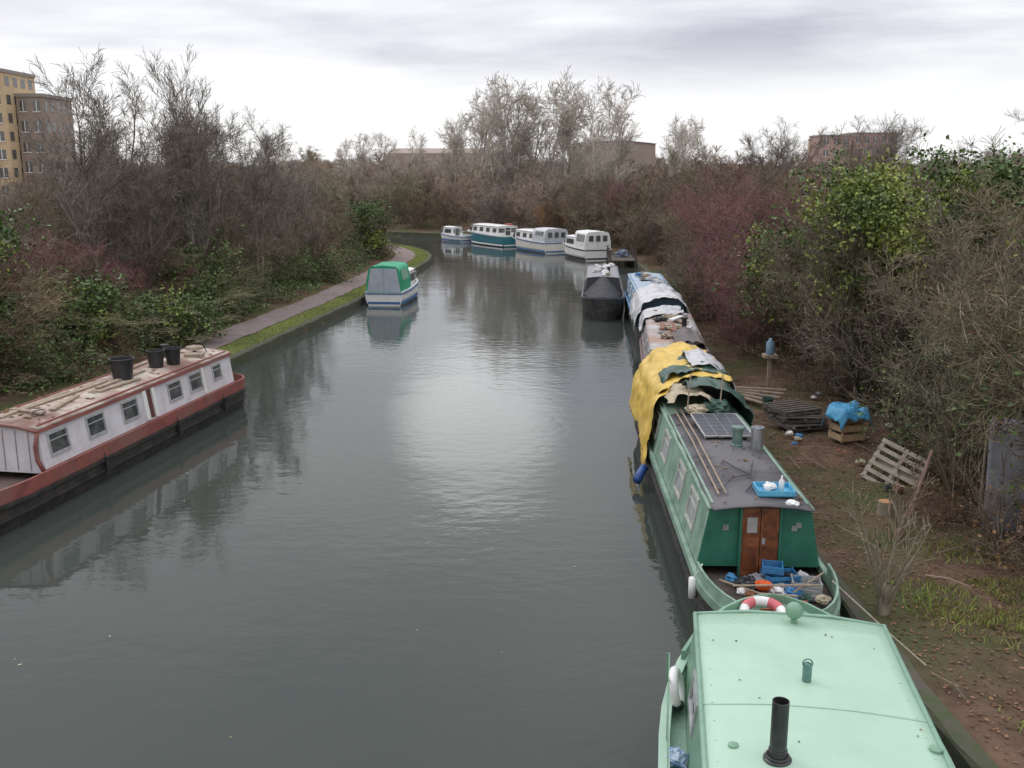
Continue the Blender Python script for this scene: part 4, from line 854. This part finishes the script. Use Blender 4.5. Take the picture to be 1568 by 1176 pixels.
mb=MB(); mb.box(0,38,0,20,0,12.8); mb.add([(0,0,12.8),(38,0,12.8),(38,10,14.6),(0,10,14.6),(38,20,12.8),(0,20,12.8)],[(0,1,2,3),(3,2,4,5),(0,3,5),(1,4,2)]); obj('hall_body',mb,MC['warehouse_cladding'],E)
# ---------------------------------------------------------------- world, sun, camera
W=bpy.data.worlds.new('World'); S.world=W; W.use_nodes=True; nt=W.node_tree;N=nt.nodes;L=nt.links
bg=N['Background']; bg.inputs['Strength'].default_value=.1
SAZ=-52; SEL=38
sky=N.new('ShaderNodeTexSky'); sky.sky_type='NISHITA'; sky.sun_disc=False; sky.sun_elevation=math.radians(SEL); sky.sun_rotation=math.radians(SAZ)
tc=N.new('ShaderNodeTexCoord'); sep=N.new('ShaderNodeSeparateXYZ'); L.new(tc.outputs['Generated'],sep.inputs[0])
def mth(op,a,b=None,c=None):
    n=N.new('ShaderNodeMath'); n.operation=op
    for i,v in enumerate((a,b,c)):
        if v is None: continue
        if isinstance(v,(int,float)): n.inputs[i].default_value=v
        else: L.new(v,n.inputs[i])
    return n.outputs[0]
zc=mth('MAXIMUM',sep.outputs['Z'],0.0); den=mth('ADD',zc,.10)
cx=mth('DIVIDE',sep.outputs['X'],den); cy=mth('DIVIDE',sep.outputs['Y'],den)
cmb=N.new('ShaderNodeCombineXYZ'); L.new(mth('MULTIPLY',cx,.75),cmb.inputs[0]); L.new(cy,cmb.inputs[1])
nz=N.new('ShaderNodeTexNoise'); nz.inputs['Scale'].default_value=.75; nz.inputs['Detail'].default_value=9; nz.inputs['Roughness'].default_value=.53; nz.inputs['Distortion'].default_value=.25
mp=N.new('ShaderNodeMapping'); mp.inputs['Location'].default_value=(1.4,5.3,0); L.new(cmb.outputs[0],mp.inputs['Vector']); L.new(mp.outputs[0],nz.inputs['Vector'])
cr=N.new('ShaderNodeValToRGB'); E0=cr.color_ramp.elements; E0[0].position=.34; E0[0].color=(5.6,5.6,6.6,1); E0[1].position=.58; E0[1].color=(10.4,10.4,10.6,1)
e=cr.color_ramp.elements.new(.46); e.color=(8.0,8.0,8.8,1)
L.new(nz.outputs['Fac'],cr.inputs['Fac'])
hz=N.new('ShaderNodeMapRange'); hz.inputs['From Min'].default_value=.05; hz.inputs['From Max'].default_value=.135; hz.inputs['To Min'].default_value=1; hz.inputs['To Max'].default_value=0
hz.interpolation_type='SMOOTHSTEP'; L.new(sep.outputs['Z'],hz.inputs['Value'])
m1=N.new('ShaderNodeMixRGB'); L.new(hz.outputs['Result'],m1.inputs['Fac']); L.new(cr.outputs['Color'],m1.inputs[1]); m1.inputs[2].default_value=(10.5,10.5,10.6,1)
el=math.radians(14.6); sv=(math.sin(math.radians(-2))*math.cos(el),math.cos(math.radians(-2))*math.cos(el),math.sin(el))
vd=N.new('ShaderNodeVectorMath'); vd.operation='DOT_PRODUCT'; L.new(tc.outputs['Generated'],vd.inputs[0]); vd.inputs[1].default_value=sv
gl=N.new('ShaderNodeMapRange'); gl.inputs['From Min'].default_value=.9945; gl.inputs['From Max'].default_value=1.0; gl.interpolation_type='SMOOTHERSTEP'; L.new(vd.outputs['Value'],gl.inputs['Value'])
m2=N.new('ShaderNodeMixRGB'); m2.blend_type='ADD'; L.new(gl.outputs['Result'],m2.inputs['Fac']); L.new(m1.outputs[0],m2.inputs[1]); m2.inputs[2].default_value=(12,12,11.7,1)
zen=N.new('ShaderNodeMapRange'); zen.inputs['From Min'].default_value=.40; zen.inputs['From Max'].default_value=.85; zen.inputs['To Min'].default_value=1; zen.inputs['To Max'].default_value=1.9; zen.interpolation_type='SMOOTHSTEP'; L.new(sep.outputs['Z'],zen.inputs['Value'])
vs_=N.new('ShaderNodeVectorMath'); vs_.operation='SCALE'; L.new(m2.outputs[0],vs_.inputs[0]); L.new(zen.outputs['Result'],vs_.inputs['Scale'])
m3=N.new('ShaderNodeMixRGB'); m3.inputs['Fac'].default_value=.93; L.new(sky.outputs[0],m3.inputs[1]); L.new(vs_.outputs[0],m3.inputs[2]); L.new(m3.outputs[0],bg.inputs['Color'])
sl=bpy.data.lights.new('sun','SUN'); sl.energy=.7; sl.angle=math.radians(16); sl.color=(1,.96,.9)
so=bpy.data.objects.new('sun',sl); link(so); d=Vector((math.sin(math.radians(SAZ))*math.cos(math.radians(SEL)),math.cos(math.radians(SAZ))*math.cos(math.radians(SEL)),math.sin(math.radians(SEL)))); so.rotation_euler=d.to_track_quat('Z','Y').to_euler()
cam=bpy.data.cameras.new('camera'); cam.sensor_width=36; cam.lens=34.44; cam.clip_end=6000; cam.clip_start=.1
co=bpy.data.objects.new('camera',cam); co.location=(0,0,7.1); co.rotation_euler=(math.radians(90-12.3),0,0); link(co); S.camera=co
print('bushes',n1,n2,n3,n4,n5,n6,n7)
